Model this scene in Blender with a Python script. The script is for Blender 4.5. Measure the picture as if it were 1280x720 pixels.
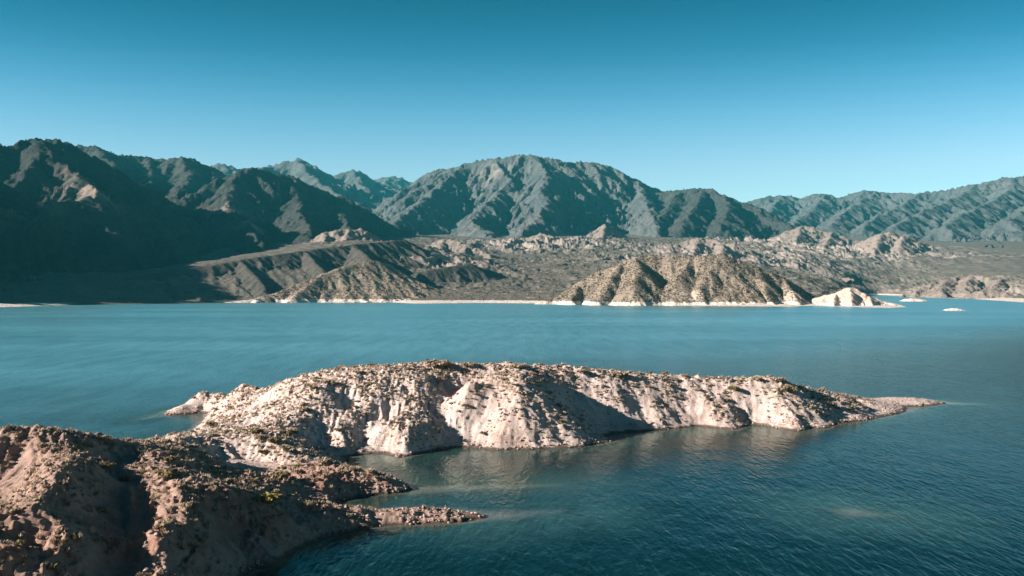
import bpy, math, random
import numpy as np
from mathutils import Vector

for o in list(bpy.data.objects):
    bpy.data.objects.remove(o, do_unlink=True)
sc = bpy.context.scene
COL = sc.collection
R = math.radians

# ------------------------------------------------------------------ camera
CAM_H = 40.0            # metres above the lake
FPX, CX, HY = 1200.0, 640.0, 356.0      # focal length, centre and horizon of the photograph in pixels
cam = bpy.data.cameras.new("camera")
cam.sensor_width = 36.0
cam.lens = 36.0 * FPX / 1280.0
cam.shift_y = (HY - 360.0) / 1280.0
cam.clip_start, cam.clip_end = 0.5, 60000.0
cam_o = bpy.data.objects.new("camera", cam)
cam_o.location = (0, 0, CAM_H)
cam_o.rotation_euler = (R(90), 0, 0)
COL.objects.link(cam_o)
sc.camera = cam_o

# ------------------------------------------------------------------ light
SUN_AZ, SUN_EL = R(-104), R(21)          # azimuth from +Y towards +X
world = bpy.data.worlds.new("World")
sc.world = world
world.use_nodes = True
wn, wl = world.node_tree.nodes, world.node_tree.links
wn.clear()
sky = wn.new("ShaderNodeTexSky")
sky.sky_type = 'NISHITA'
sky.sun_disc = False
sky.sun_elevation, sky.sun_rotation = SUN_EL, SUN_AZ
sky.altitude = 1500.0
sky.air_density, sky.dust_density, sky.ozone_density = 1.0, 0.2, 3.0
tint = wn.new("ShaderNodeMix"); tint.data_type = 'RGBA'; tint.blend_type = 'MULTIPLY'
tint.inputs[0].default_value = 1.0
# deep polarised blue: the sky falls off steadily from the horizon to the zenith
tc = wn.new("ShaderNodeTexCoord"); sx = wn.new("ShaderNodeSeparateXYZ"); ramp = wn.new("ShaderNodeValToRGB")
wl.new(tc.outputs['Generated'], sx.inputs[0]); wl.new(sx.outputs[2], ramp.inputs[0])
cr = ramp.color_ramp; cr.interpolation = 'B_SPLINE'
cr.elements[0].position = 0.0; cr.elements[0].color = (1.35, 1.0, 0.84, 1)
cr.elements[1].position = 1.0; cr.elements[1].color = (0.10, 0.22, 0.26, 1)
for p_, c_ in ((0.10, (1.20, 0.96, 0.84)), (0.17, (0.50, 0.78, 0.77)), (0.235, (0.04, 0.42, 0.47)), (0.32, (0.0, 0.15, 0.185)), (0.5, (0.012, 0.12, 0.14))):
    e = cr.elements.new(p_); e.color = c_ + (1,)
wl.new(ramp.outputs[0], tint.inputs[7])
bg = wn.new("ShaderNodeBackground"); bg.inputs[1].default_value = 0.06
wo = wn.new("ShaderNodeOutputWorld")
wl.new(sky.outputs[0], tint.inputs[6]); wl.new(tint.outputs[2], bg.inputs[0]); wl.new(bg.outputs[0], wo.inputs[0])

sun = bpy.data.lights.new("sun", 'SUN')
sun.energy, sun.angle, sun.color = 5.0, R(0.5), (1.0, 0.88, 0.80)
sun_o = bpy.data.objects.new("sun", sun)
sdir = Vector((math.sin(SUN_AZ) * math.cos(SUN_EL), math.cos(SUN_AZ) * math.cos(SUN_EL), math.sin(SUN_EL)))
sun_o.rotation_euler = sdir.to_track_quat('Z', 'Y').to_euler()
sun_o.location = sdir * 300
COL.objects.link(sun_o)

sc.view_settings.view_transform = 'Standard'
sc.view_settings.look = 'None'
sc.view_settings.exposure = 1.72
sc.view_settings.gamma = 1.0
sc.view_settings.use_curve_mapping = False
sc.render.engine = 'CYCLES'
sc.cycles.max_bounces = 5
sc.cycles.transparent_max_bounces = 8
sc.cycles.volume_bounces = 0
sc.cycles.caustics_reflective = False
sc.cycles.caustics_refractive = False

# ------------------------------------------------------------------ helpers
F = np.float32


def tag(o, label=None, cat=None, group=None, kind=None):
    if label: o['label'] = label
    if cat: o['category'] = cat
    if group: o['group'] = group
    if kind: o['kind'] = kind
    return o


def W(px, py, d):
    """world point seen at a pixel of the photograph, d metres ahead of the camera"""
    return ((px - CX) / FPX * d, d, CAM_H - (py - HY) / FPX * d)


def WH(px, py, h):
    """world point seen at a pixel, lying h metres above the lake"""
    d = (CAM_H - h) * FPX / (py - HY)
    return ((px - CX) / FPX * d, d, h)


def mesh_from(name, V, Q, mat, attrs=None, smooth=True, n=4):
    me = bpy.data.meshes.new(name)
    V = np.ascontiguousarray(V, dtype=F); Q = np.ascontiguousarray(Q, dtype=np.int32)
    me.vertices.add(len(V)); me.vertices.foreach_set("co", V.ravel())
    me.loops.add(Q.size); me.loops.foreach_set("vertex_index", Q.ravel())
    me.polygons.add(len(Q))
    me.polygons.foreach_set("loop_start", np.arange(len(Q), dtype=np.int32) * n)
    me.polygons.foreach_set("loop_total", np.full(len(Q), n, dtype=np.int32))
    me.update(calc_edges=True)
    if smooth:
        me.polygons.foreach_set("use_smooth", np.ones(len(Q), dtype=bool))
    for k, a in (attrs or {}).items():
        at = me.attributes.new(k, 'FLOAT', 'POINT')
        at.data.foreach_set("value", np.ascontiguousarray(a, dtype=F).ravel())
    if mat is not None:
        for m in (mat if isinstance(mat, (list, tuple)) else [mat]):
            me.materials.append(m)
    return me


def link(name, me, parent=None):
    o = bpy.data.objects.new(name, me)
    COL.objects.link(o)
    if parent: o.parent = parent
    return o


def grid_mesh(name, xs, ys, H, keep, mat, attrs=None):
    nx, ny = len(xs), len(ys)
    X, Y = np.meshgrid(xs, ys)
    V = np.stack([X, Y, H], -1).reshape(-1, 3)
    idx = np.arange(nx * ny).reshape(ny, nx)
    q = np.stack([idx[:-1, :-1], idx[:-1, 1:], idx[1:, 1:], idx[1:, :-1]], -1)
    if keep is not None:
        q = q[keep[:-1, :-1] | keep[:-1, 1:] | keep[1:, 1:] | keep[1:, :-1]]
    q = q.reshape(-1, 4)
    used = np.zeros(nx * ny, bool); used[q.ravel()] = True
    remap = np.cumsum(used) - 1
    at = {k: np.asarray(a).ravel()[used] for k, a in (attrs or {}).items()}
    return mesh_from(name, V[used], remap[q], mat, at)


def _hash(ix, iy, seed):
    h = (ix.astype(np.int64) * 374761393 + iy.astype(np.int64) * 668265263 + seed * 974634777) & 0xFFFFFFFF
    h = ((h ^ (h >> 13)) * 1274126177) & 0xFFFFFFFF
    h = ((h ^ (h >> 15)) * 2246822519) & 0xFFFFFFFF
    return (h ^ (h >> 16)) & 0xFFFFFFFF


def h01(ix, iy, seed):
    return (_hash(ix, iy, seed) / 4294967295.0).astype(F)


def perlin(x, y, seed=0):
    ix, iy = np.floor(x), np.floor(y)
    fx, fy = (x - ix).astype(F), (y - iy).astype(F)
    ix, iy = ix.astype(np.int64), iy.astype(np.int64)
    ux, uy = fx * fx * fx * (fx * (fx * 6 - 15) + 10), fy * fy * fy * (fy * (fy * 6 - 15) + 10)

    def g(dx, dy):
        a = h01(ix + dx, iy + dy, seed) * F(2 * math.pi)
        return np.cos(a) * (fx - dx) + np.sin(a) * (fy - dy)
    a = g(0, 0); b = g(1, 0); c = g(0, 1); d = g(1, 1)
    top = a + (b - a) * ux
    return (top + ((c + (d - c) * ux) - top) * uy) * F(1.5)


def fbm(x, y, scale, octaves=4, seed=0, gain=0.5):
    s = 0; a = 1.0; tot = 0
    for i in range(octaves):
        s = s + perlin(x / scale, y / scale, seed + i * 17) * a
        tot += a; a *= gain; scale *= 0.49
    return s / tot


def ridged(x, y, scale, octaves=4, seed=0):
    s = 0; a = 1.0; tot = 0
    for i in range(octaves):
        s = s + (1 - np.abs(perlin(x / scale, y / scale, seed + i * 13))) ** 2 * a
        tot += a; a *= 0.5; scale *= 0.47
    return s / tot


def sstep(a, b, x):
    t = np.clip((x - a) / (b - a), 0, 1)
    return t * t * (3 - 2 * t)


def gullies(X, Y, H, xs, ys, cells, amps, seed, mod=1.0):
    """run-off gullies: wave packets laid across the slope, octave after octave, so that they branch downhill"""
    gy, gx = np.gradient(H, ys, xs)
    gx = gx.astype(F); gy = gy.astype(F)
    out = np.zeros_like(H, dtype=F)
    for k, (cell, amp) in enumerate(zip(cells, amps)):
        m = np.sqrt(gx * gx + gy * gy) + F(1e-5)
        s = np.minimum(1, m / F(0.30)) / m
        dx, dy = -gy * s, gx * s
        u, v = (X / cell).astype(F), (Y / cell).astype(F)
        iu, iv = np.floor(u), np.floor(v)
        fu, fv = u - iu, v - iv
        iu = iu.astype(np.int64); iv = iv.astype(np.int64)
        va = 0; sx = 0; wt = 0
        for i in (-2, -1, 0, 1):
            for j in (-2, -1, 0, 1):
                pu = fu + i + 0.5 - (h01(iu - i, iv - j, seed + k) - 0.5) * F(0.9) - 0.5
                pv = fv + j + 0.5 - (h01(iu - i, iv - j, seed + k + 91) - 0.5) * F(0.9) - 0.5
                w = np.exp(-(pu * pu + pv * pv) * F(2.0))
                ph = (pu * dx + pv * dy) * F(2 * math.pi)
                hs = np.sin(ph * F(0.5))
                va = va + (F(1) - 2 * np.abs(hs)) * w
                sx = sx - np.sign(hs) * np.cos(ph * F(0.5)) * w
                wt = wt + w
        am = amp * mod * np.minimum(1, m / 0.25)
        out += va / wt * am
        der = sx / wt * am * F(math.pi / cell)
        gx = gx + der * dx; gy = gy + der * dy
    return out


class RBF:
    def __init__(self, pts, soft=0.0):
        P = np.array(pts, dtype=np.float64)
        keep, seen = [], set()
        for i, p in enumerate(P):
            key = (round(p[0], 1), round(p[1], 1))
            if key not in seen:
                seen.add(key); keep.append(i)
        P = P[keep]
        self.c = P[:, :2].copy(); n = len(P)
        self.s = max(np.ptp(self.c[:, 0]), np.ptp(self.c[:, 1]))
        self.q = soft * soft
        D = np.sqrt(((self.c[:, None] - self.c[None]) ** 2).sum(-1) + self.q) / self.s
        A = np.zeros((n + 1, n + 1)); A[:n, :n] = D; A[n, :n] = A[:n, n] = 1
        self.w = np.linalg.solve(A, np.concatenate([P[:, 2], [0]]))

    def __call__(self, X, Y):
        sh = np.shape(X); T = np.float64 if self.q else F
        x = np.ravel(X).astype(T); y = np.ravel(Y).astype(T)
        out = np.empty(len(x), F)
        c = self.c.astype(T); w = (self.w[:-1] / self.s).astype(T); q = T(self.q)
        for a in range(0, len(x), 8000):
            b = a + 8000
            d = np.sqrt((x[a:b, None] - c[:, 0]) ** 2 + (y[a:b, None] - c[:, 1]) ** 2 + q)
            out[a:b] = d @ w + self.w[-1]
        return out.reshape(sh)


def densify(pl, step):
    out = []
    for a, b in zip(pl[:-1], pl[1:]):
        a, b = np.array(a, float), np.array(b, float)
        n = max(1, int(np.hypot(*(b - a)[:2]) / step))
        for i in range(n):
            out.append(tuple(a + (b - a) * i / n))
    out.append(tuple(pl[-1]))
    return out


def inside(poly, X, Y):
    res = np.zeros(np.shape(X), bool)
    n = len(poly)
    for i in range(n):
        x1, y1 = poly[i][:2]; x2, y2 = poly[(i + 1) % n][:2]
        if y1 == y2: continue
        c = ((y1 > Y) != (y2 > Y)) & (X < (x2 - x1) * (Y - y1) / (y2 - y1) + x1)
        res ^= c
    return res


def polydist(poly, X, Y):
    D = np.full(np.shape(X), 1e9)
    for i in range(len(poly)):
        x1, y1 = poly[i][:2]; x2, y2 = poly[(i + 1) % len(poly)][:2]
        dx, dy = x2 - x1, y2 - y1; L = dx * dx + dy * dy + 1e-9
        t = np.clip(((X - x1) * dx + (Y - y1) * dy) / L, 0, 1)
        D = np.minimum(D, np.hypot(X - x1 - t * dx, Y - y1 - t * dy))
    return D


# ---- material helpers
class NT:
    def __init__(self, name):
        self.m = bpy.data.materials.new(name); self.m.use_nodes = True
        self.n = self.m.node_tree.nodes; self.l = self.m.node_tree.links
        self.n.clear()
        self.out = self.n.new("ShaderNodeOutputMaterial")
        self.geo = self.n.new("ShaderNodeNewGeometry")

    def set(self, sock, v):
        if v is None: return
        if isinstance(v, bpy.types.NodeSocket): self.l.new(v, sock)
        elif isinstance(v, tuple) and len(v) == 3 and sock.type == 'RGBA': sock.default_value = v + (1,)
        else: sock.default_value = v

    def noise(self, scale, detail=4, rough=0.55, vec=None, dist=0.0):
        n = self.n.new("ShaderNodeTexNoise")
        n.inputs['Scale'].default_value = scale; n.inputs['Detail'].default_value = detail
        n.inputs['Roughness'].default_value = rough; n.inputs['Distortion'].default_value = dist
        self.l.new(vec or self.geo.outputs['Position'], n.inputs['Vector'])
        return n.outputs[0]

    def voronoi(self, scale, vec=None, out=0, feature='F1'):
        n = self.n.new("ShaderNodeTexVoronoi"); n.feature = feature
        n.inputs['Scale'].default_value = scale
        self.l.new(vec or self.geo.outputs['Position'], n.inputs['Vector'])
        return n.outputs[out]

    def remap(self, v, a, b, c=0.0, d=1.0):
        n = self.n.new("ShaderNodeMapRange"); n.interpolation_type = 'SMOOTHSTEP'
        self.set(n.inputs[0], v)
        for i, x in enumerate((a, b, c, d)): n.inputs[1 + i].default_value = x
        return n.outputs[0]

    def math(self, op, a, b=0.0):
        n = self.n.new("ShaderNodeMath"); n.operation = op
        self.set(n.inputs[0], a); self.set(n.inputs[1], b)
        return n.outputs[0]

    def mix(self, f, a, b, mode='MIX'):
        n = self.n.new("ShaderNodeMix"); n.data_type = 'RGBA'; n.blend_type = mode
        self.set(n.inputs[0], f); self.set(n.inputs[6], a); self.set(n.inputs[7], b)
        return n.outputs[2]

    def attr(self, name):
        n = self.n.new("ShaderNodeAttribute"); n.attribute_name = name
        return n.outputs['Fac']

    def sep(self, v, k):
        n = self.n.new("ShaderNodeSeparateXYZ"); self.l.new(v, n.inputs[0])
        return n.outputs[k]

    def scalevec(self, s, rot=0.0):
        n = self.n.new("ShaderNodeMapping"); n.inputs['Scale'].default_value = s
        n.inputs['Rotation'].default_value = (0, 0, rot)
        self.l.new(self.geo.outputs['Position'], n.inputs[0])
        return n.outputs[0]

    def bump(self, h, strength=0.5, dist=1.0, normal=None):
        n = self.n.new("ShaderNodeBump")
        n.inputs['Strength'].default_value = strength; n.inputs['Distance'].default_value = dist
        self.set(n.inputs['Height'], h)
        if normal is not None: self.l.new(normal, n.inputs['Normal'])
        return n.outputs[0]

    def bsdf(self, color, rough=0.9, normal=None, spec=0.15):
        b = self.n.new("ShaderNodeBsdfPrincipled")
        self.set(b.inputs['Base Color'], color); self.set(b.inputs['Roughness'], rough)
        b.inputs['Specular IOR Level'].default_value = spec
        if normal is not None: self.l.new(normal, b.inputs['Normal'])
        return b.outputs[0]

    def done(self, sh):
        self.l.new(sh, self.out.inputs[0]); return self.m


def mat_near():
    t = NT("pink_sandy_soil")
    z = t.sep(t.geo.outputs['Position'], 2)
    big = t.noise(0.045, 3); mid = t.noise(0.35, 5, 0.6); fine = t.noise(2.2, 5, 0.7); grit = t.noise(9.0, 3, 0.7)
    red = t.attr("red"); veg = t.attr("veg"); brown = t.attr("brown")
    c = t.mix(t.remap(big, .35, .65), (0.57, 0.48, 0.44), (0.465, 0.385, 0.345))
    c = t.mix(t.remap(mid, .42, .68), c, (0.40, 0.325, 0.29))
    c = t.mix(t.math('MULTIPLY', veg, t.remap(fine, .40, .62)), c, (0.37, 0.295, 0.235))
    c = t.mix(t.math('MULTIPLY', brown, 0.85), c, t.mix(t.remap(mid, .4, .65), (0.30, 0.20, 0.155), (0.215, 0.145, 0.115)))
    c = t.mix(t.math('MULTIPLY', red, t.remap(mid, .35, .6)), c, (0.27, 0.14, 0.10))
    c = t.mix(t.math('MULTIPLY', t.remap(grit, .52, .70), 0.35), c, (0.20, 0.155, 0.13))
    c = t.mix(t.math('MULTIPLY', t.remap(fine, .60, .74), 0.5), c, (0.56, 0.48, 0.43))
    # drawdown stain at the waterline
    zz = t.math('ADD', z, t.math('MULTIPLY', mid, -0.9))
    wet = t.math('MULTIPLY', t.remap(zz, -0.30, 0.30, 1.0, 0.0), t.remap(z, -0.30, -0.08))
    ring = t.n.new("ShaderNodeTexWave"); ring.wave_type = 'BANDS'; ring.bands_direction = 'Z'
    ring.inputs['Scale'].default_value = 0.55; ring.inputs['Distortion'].default_value = 1.6; ring.inputs['Detail'].default_value = 3
    t.l.new(t.geo.outputs['Position'], ring.inputs['Vector'])
    low = t.remap(z, 0.3, 5.0, 0.38, 0.0)
    c = t.mix(t.math('MULTIPLY', low, ring.outputs['Fac']), c, (0.27, 0.215, 0.18))
    c = t.mix(wet, c, (0.085, 0.062, 0.048))
    nb = t.bump(t.noise(1.3, 7, 0.72), 0.75, 0.6)
    nb = t.bump(grit, 0.7, 0.14, nb)
    return t.done(t.bsdf(c, 0.92, nb, 0.1))


def mat_far(name, base, dark, pale, sand_top, bush=1.0, sandcol=(0.55, 0.47, 0.41)):
    t = NT(name)
    z = t.sep(t.geo.outputs['Position'], 2)
    big = t.noise(0.006, 4); mid = t.noise(0.03, 6, 0.65); fine = t.noise(0.16, 4, 0.7)
    rock = t.attr("rock")
    c = t.mix(t.remap(big, .35, .65), base, dark)
    c = t.mix(t.remap(mid, .35, .7), c, tuple(x * 0.72 for x in base))
    rk = t.mix(t.remap(mid, .35, .65), pale, tuple(x * 0.75 for x in pale))
    c = t.mix(t.math('MULTIPLY', rock, t.remap(mid, .25, .55)), c, rk)
    spk = t.remap(fine, .50, .60)
    inv = t.math('SUBTRACT', 1.0, t.math('MULTIPLY', rock, 0.75))
    c = t.mix(t.math('MULTIPLY', t.math('MULTIPLY', spk, inv), 0.75 * bush), c, (0.075, 0.072, 0.045))
    zz = t.math('ADD', z, t.math('MULTIPLY', t.noise(0.05, 3), -3.0))
    c = t.mix(t.math('MULTIPLY', t.attr('sand'), t.remap(zz, sand_top - 2.2, sand_top - 0.8, 1.0, 0.0)), c, sandcol)
    nb = t.bump(t.noise(0.07, 6, 0.7), 0.8, 6.0)
    nb = t.bump(fine, 0.6, 1.6, nb)
    return t.done(t.bsdf(c, 0.95, nb, 0.05))


def mat_mountain(name, a, b, pale):
    t = NT(name)
    big = t.noise(0.0018, 5, 0.6); mid = t.noise(0.009, 7, 0.68); fine = t.noise(0.05, 5, 0.7)
    rock = t.attr("rock")
    c = t.mix(t.remap(big, .35, .65), a, b)
    c = t.mix(t.math('MULTIPLY', t.remap(mid, .45, .68), 0.6), c, tuple(x * 0.6 for x in a))
    c = t.mix(t.math('MULTIPLY', t.remap(fine, .5, .66), 0.5), c, tuple(x * 0.55 for x in b))
    c = t.mix(t.math('MULTIPLY', rock, t.remap(mid, .40, .58)), c, pale)
    nb = t.bump(t.noise(0.02, 8, 0.75), 0.9, 26.0)
    nb = t.bump(fine, 0.8, 9.0, nb)
    return t.done(t.bsdf(c, 0.96, nb, 0.03))


def mat_leaf(name, a, b, s=0.9):
    t = NT(name)
    oi = t.n.new("ShaderNodeObjectInfo")
    n = t.noise(s, 3, 0.6)
    c = t.mix(t.remap(n, .35, .65), a, b)
    c = t.mix(t.math('MULTIPLY', oi.outputs['Random'], 0.45), c, tuple(x * 0.62 for x in b))
    sh = t.n.new("ShaderNodeBsdfPrincipled")
    t.set(sh.inputs['Base Color'], c); sh.inputs['Roughness'].default_value = 0.8
    sh.inputs['Specular IOR Level'].default_value = 0.1
    tr = t.n.new("ShaderNodeBsdfTranslucent"); t.set(tr.inputs[0], c)
    mx = t.n.new("ShaderNodeMixShader"); mx.inputs[0].default_value = 0.25
    t.l.new(sh.outputs[0], mx.inputs[1]); t.l.new(tr.outputs[0], mx.inputs[2])
    return t.done(mx.outputs[0])


def mat_plain(name, a, b, s=2.0):
    t = NT(name)
    c = t.mix(t.remap(t.noise(s, 4, 0.65), .35, .65), a, b)
    return t.done(t.bsdf(c, 0.9, t.bump(t.noise(s * 3, 4, 0.7), 0.5, 0.1), 0.1))


def mat_water():
    t = NT("lake_water")
    dep = t.attr("depth")
    lanes = t.remap(t.noise(0.004, 5, 0.6, t.scalevec((0.35, 1.6, 1), R(6))), .32, .68, 0.78, 1.12)
    painted_chop = t.remap(t.noise(0.11, 5, 0.7, t.scalevec((1.0, 0.16, 1), R(10))), .36, .64, 0.84, 1.16)  # light and dark of ripples painted into the water colour
    lanes = t.math('MULTIPLY', lanes, painted_chop)
    tr = t.n.new("ShaderNodeBsdfTransparent"); tr.inputs[0].default_value = (0.62, 0.80, 0.76, 1)
    df = t.n.new("ShaderNodeBsdfDiffuse")
    basin = t.attr('basin')      # open basin: more silt and wind, with sky reflection painted into its colour
    c = t.mix(t.remap(dep, 0.6, 6.0), (0.022, 0.055, 0.048), t.mix(basin, (0.0015, 0.0105, 0.0125), (0.095, 0.255, 0.295)))
    c = t.mix(t.remap(dep, 0.0, 1.1), (0.22, 0.24, 0.21), c)
    lr = t.n.new("ShaderNodeVectorMath"); lr.operation = 'SCALE'
    t.l.new(c, lr.inputs[0]); t.l.new(lanes, lr.inputs['Scale'])
    t.l.new(lr.outputs[0], df.inputs[0])
    body = t.n.new("ShaderNodeMixShader")
    t.set(body.inputs[0], t.remap(dep, 0.0, 2.2, 0.45, 1.0))
    t.l.new(tr.outputs[0], body.inputs[1]); t.l.new(df.outputs[0], body.inputs[2])
    # wind ripples: crests run away from the viewer, drifting to the right
    w1 = t.noise(0.85, 2, 0.5, t.scalevec((1.0, 0.22, 1), R(12)), 0.6)
    w2 = t.noise(1.7, 1, 0.5, t.scalevec((1.0, 0.45, 1), R(-8)), 0.4)
    w3 = t.noise(0.10, 3, 0.6, t.scalevec((1.0, 0.5, 1), R(20)))
    gust = t.remap(t.noise(0.012, 3, 0.5, t.scalevec((1.0, 0.5, 1), R(30))), .3, .7, 0.55, 1.0)
    nb = t.bump(t.math('MULTIPLY', w1, gust), 1.0, 0.22)
    nb = t.bump(w2, 0.9, 0.035, nb)
    nb = t.bump(w3, 0.6, 0.5, nb)
    gl = t.n.new("ShaderNodeBsdfGlossy"); t.set(gl.inputs['Roughness'], t.remap(basin, 0.0, 1.0, 0.16, 0.34))
    t.set(gl.inputs[0], t.mix(basin, (0.62, 0.68, 0.64), (0.95, 1.0, 1.0))); gl.distribution = 'BECKMANN'
    t.l.new(nb, gl.inputs['Normal']); t.l.new(nb, df.inputs['Normal'])
    fr = t.n.new("ShaderNodeFresnel"); fr.inputs[0].default_value = 1.33
    t.l.new(nb, fr.inputs['Normal'])
    mx = t.n.new("ShaderNodeMixShader")
    # waves keep the mean reflectance of a ruffled lake near one half even at grazing angles
    t.set(mx.inputs[0], t.math('MINIMUM', fr.outputs[0], 0.52)); t.l.new(body.outputs[0], mx.inputs[1]); t.l.new(gl.outputs[0], mx.inputs[2])
    return t.done(mx.outputs[0])


M_SOIL = mat_near()
M_PLAIN = mat_far("scrub_plain", (0.152, 0.136, 0.118), (0.118, 0.109, 0.097), (0.31, 0.26, 0.23), 5.0)
M_HILL = mat_far("scrub_hill", (0.265, 0.215, 0.17), (0.215, 0.178, 0.143), (0.52, 0.43, 0.36), 7.0, 0.9)
M_PALE = mat_far("pale_cliff_rock", (0.44, 0.36, 0.30), (0.38, 0.31, 0.26), (0.52, 0.43, 0.36), 5.0, 0.15)
M_BAD = mat_far("badland_rock", (0.165, 0.142, 0.124), (0.135, 0.119, 0.105), (0.34, 0.28, 0.245), -50, 0.7)
M_SCARP = mat_far("shade_darkened_scarp", (0.084, 0.079, 0.072), (0.068, 0.065, 0.060), (0.30, 0.25, 0.22), -50, 0.6)  # dark base colour stands in for shade lying on the scarp
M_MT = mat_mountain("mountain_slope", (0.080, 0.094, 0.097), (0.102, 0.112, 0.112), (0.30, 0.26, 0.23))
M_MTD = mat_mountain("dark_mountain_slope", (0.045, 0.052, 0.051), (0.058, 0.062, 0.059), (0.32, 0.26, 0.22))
M_WATER = mat_water()
M_L1 = mat_leaf("olive_leaf", (0.27, 0.22, 0.12), (0.18, 0.15, 0.085))
M_L2 = mat_leaf("tan_dry_leaf", (0.44, 0.355, 0.25), (0.31, 0.25, 0.17))
M_L3 = mat_leaf("yellow_green_leaf", (0.28, 0.24, 0.075), (0.17, 0.16, 0.06))
M_TUFT = mat_leaf("straw_tuft", (0.43, 0.345, 0.26), (0.30, 0.235, 0.17), 0.4)
M_SCRUB = mat_leaf("grey_scrub_leaf", (0.16, 0.135, 0.095), (0.10, 0.088, 0.062), 0.2)
M_WOOD = mat_plain("shrub_wood", (0.14, 0.105, 0.08), (0.09, 0.07, 0.055))
M_ROCK = mat_plain("boulder_rock", (0.36, 0.28, 0.24), (0.22, 0.17, 0.145), 1.2)

# ================================================================== NEAR LAND: headland and peninsula
coast_front = [WH(*p, 0) for p in [
    (1182, 504), (1170, 506.5), (1150, 508), (1135, 508.5), (1132, 514.5), (1110, 520), (1092, 523.5), (1079, 526), (1051, 529), (1031, 536), (1012, 536), (997, 538.5), (981, 537),
    (960, 533), (941, 531.5), (925, 535), (916, 537.5), (900, 536), (877, 533), (860, 534.5), (840, 536), (818, 538.5), (800, 540), (781, 541), (764, 543),
    (757, 546), (764, 552), (739, 556.5), (720, 559), (697, 560.5), (657, 562), (640, 562), (624, 563), (593, 559.5), (575, 559), (556, 561), (528, 566.5), (512, 570), (500, 572),
    (480, 567), (460, 568), (445, 569.5), (432, 572), (438, 582), (455, 588), (469, 591), (484, 595), (497, 600), (508, 606), (516, 612.5), (508, 615.5), (497, 616.5), (475, 618.5), (457, 620.5),
    (438, 624), (424, 628), (430, 634), (441, 640), (455, 641.5), (469, 641), (490, 639.5), (511, 638), (532, 637.5), (553, 638), (581, 640), (600, 642), (610, 644.5), (600, 649), (581, 652),
    (560, 654), (539, 655), (518, 656), (497, 657), (469, 659.5), (441, 664), (418, 669), (393, 678), (370, 689), (351, 700), (337, 708), (317, 711), (300, 722)]]
back = [(-34, 119), (-24, 106), (-6, 98), (60, 92), (120, 55), (165, 0), (165, -70), (-260, -70), (-260, 200), (-180, 225), (-130, 228), (-112, 227), (-99, 232), (-91, 241)]
left_coast = [WH(*p, 0) for p in [(219, 549.5), (233, 541.5), (245, 533.5), (254, 525), (259, 517), (245, 517), (231, 518.2), (218, 519), (208, 518.6)]]
back2 = [(-109, 301), (-107, 313), (-99, 321), (-88, 324), (-70, 318), (-40, 315), (0, 315), (40, 314), (75, 315), (100, 321), (118, 330), (129, 335), (138, 334.5), (146, 331)]
poly = coast_front + [p + (0,) for p in back] + left_coast + [p + (0,) for p in back2]
pts = []
for p in densify(poly + [poly[0]], 3.0):
    pts.append((p[0], p[1], 0.0))
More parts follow.
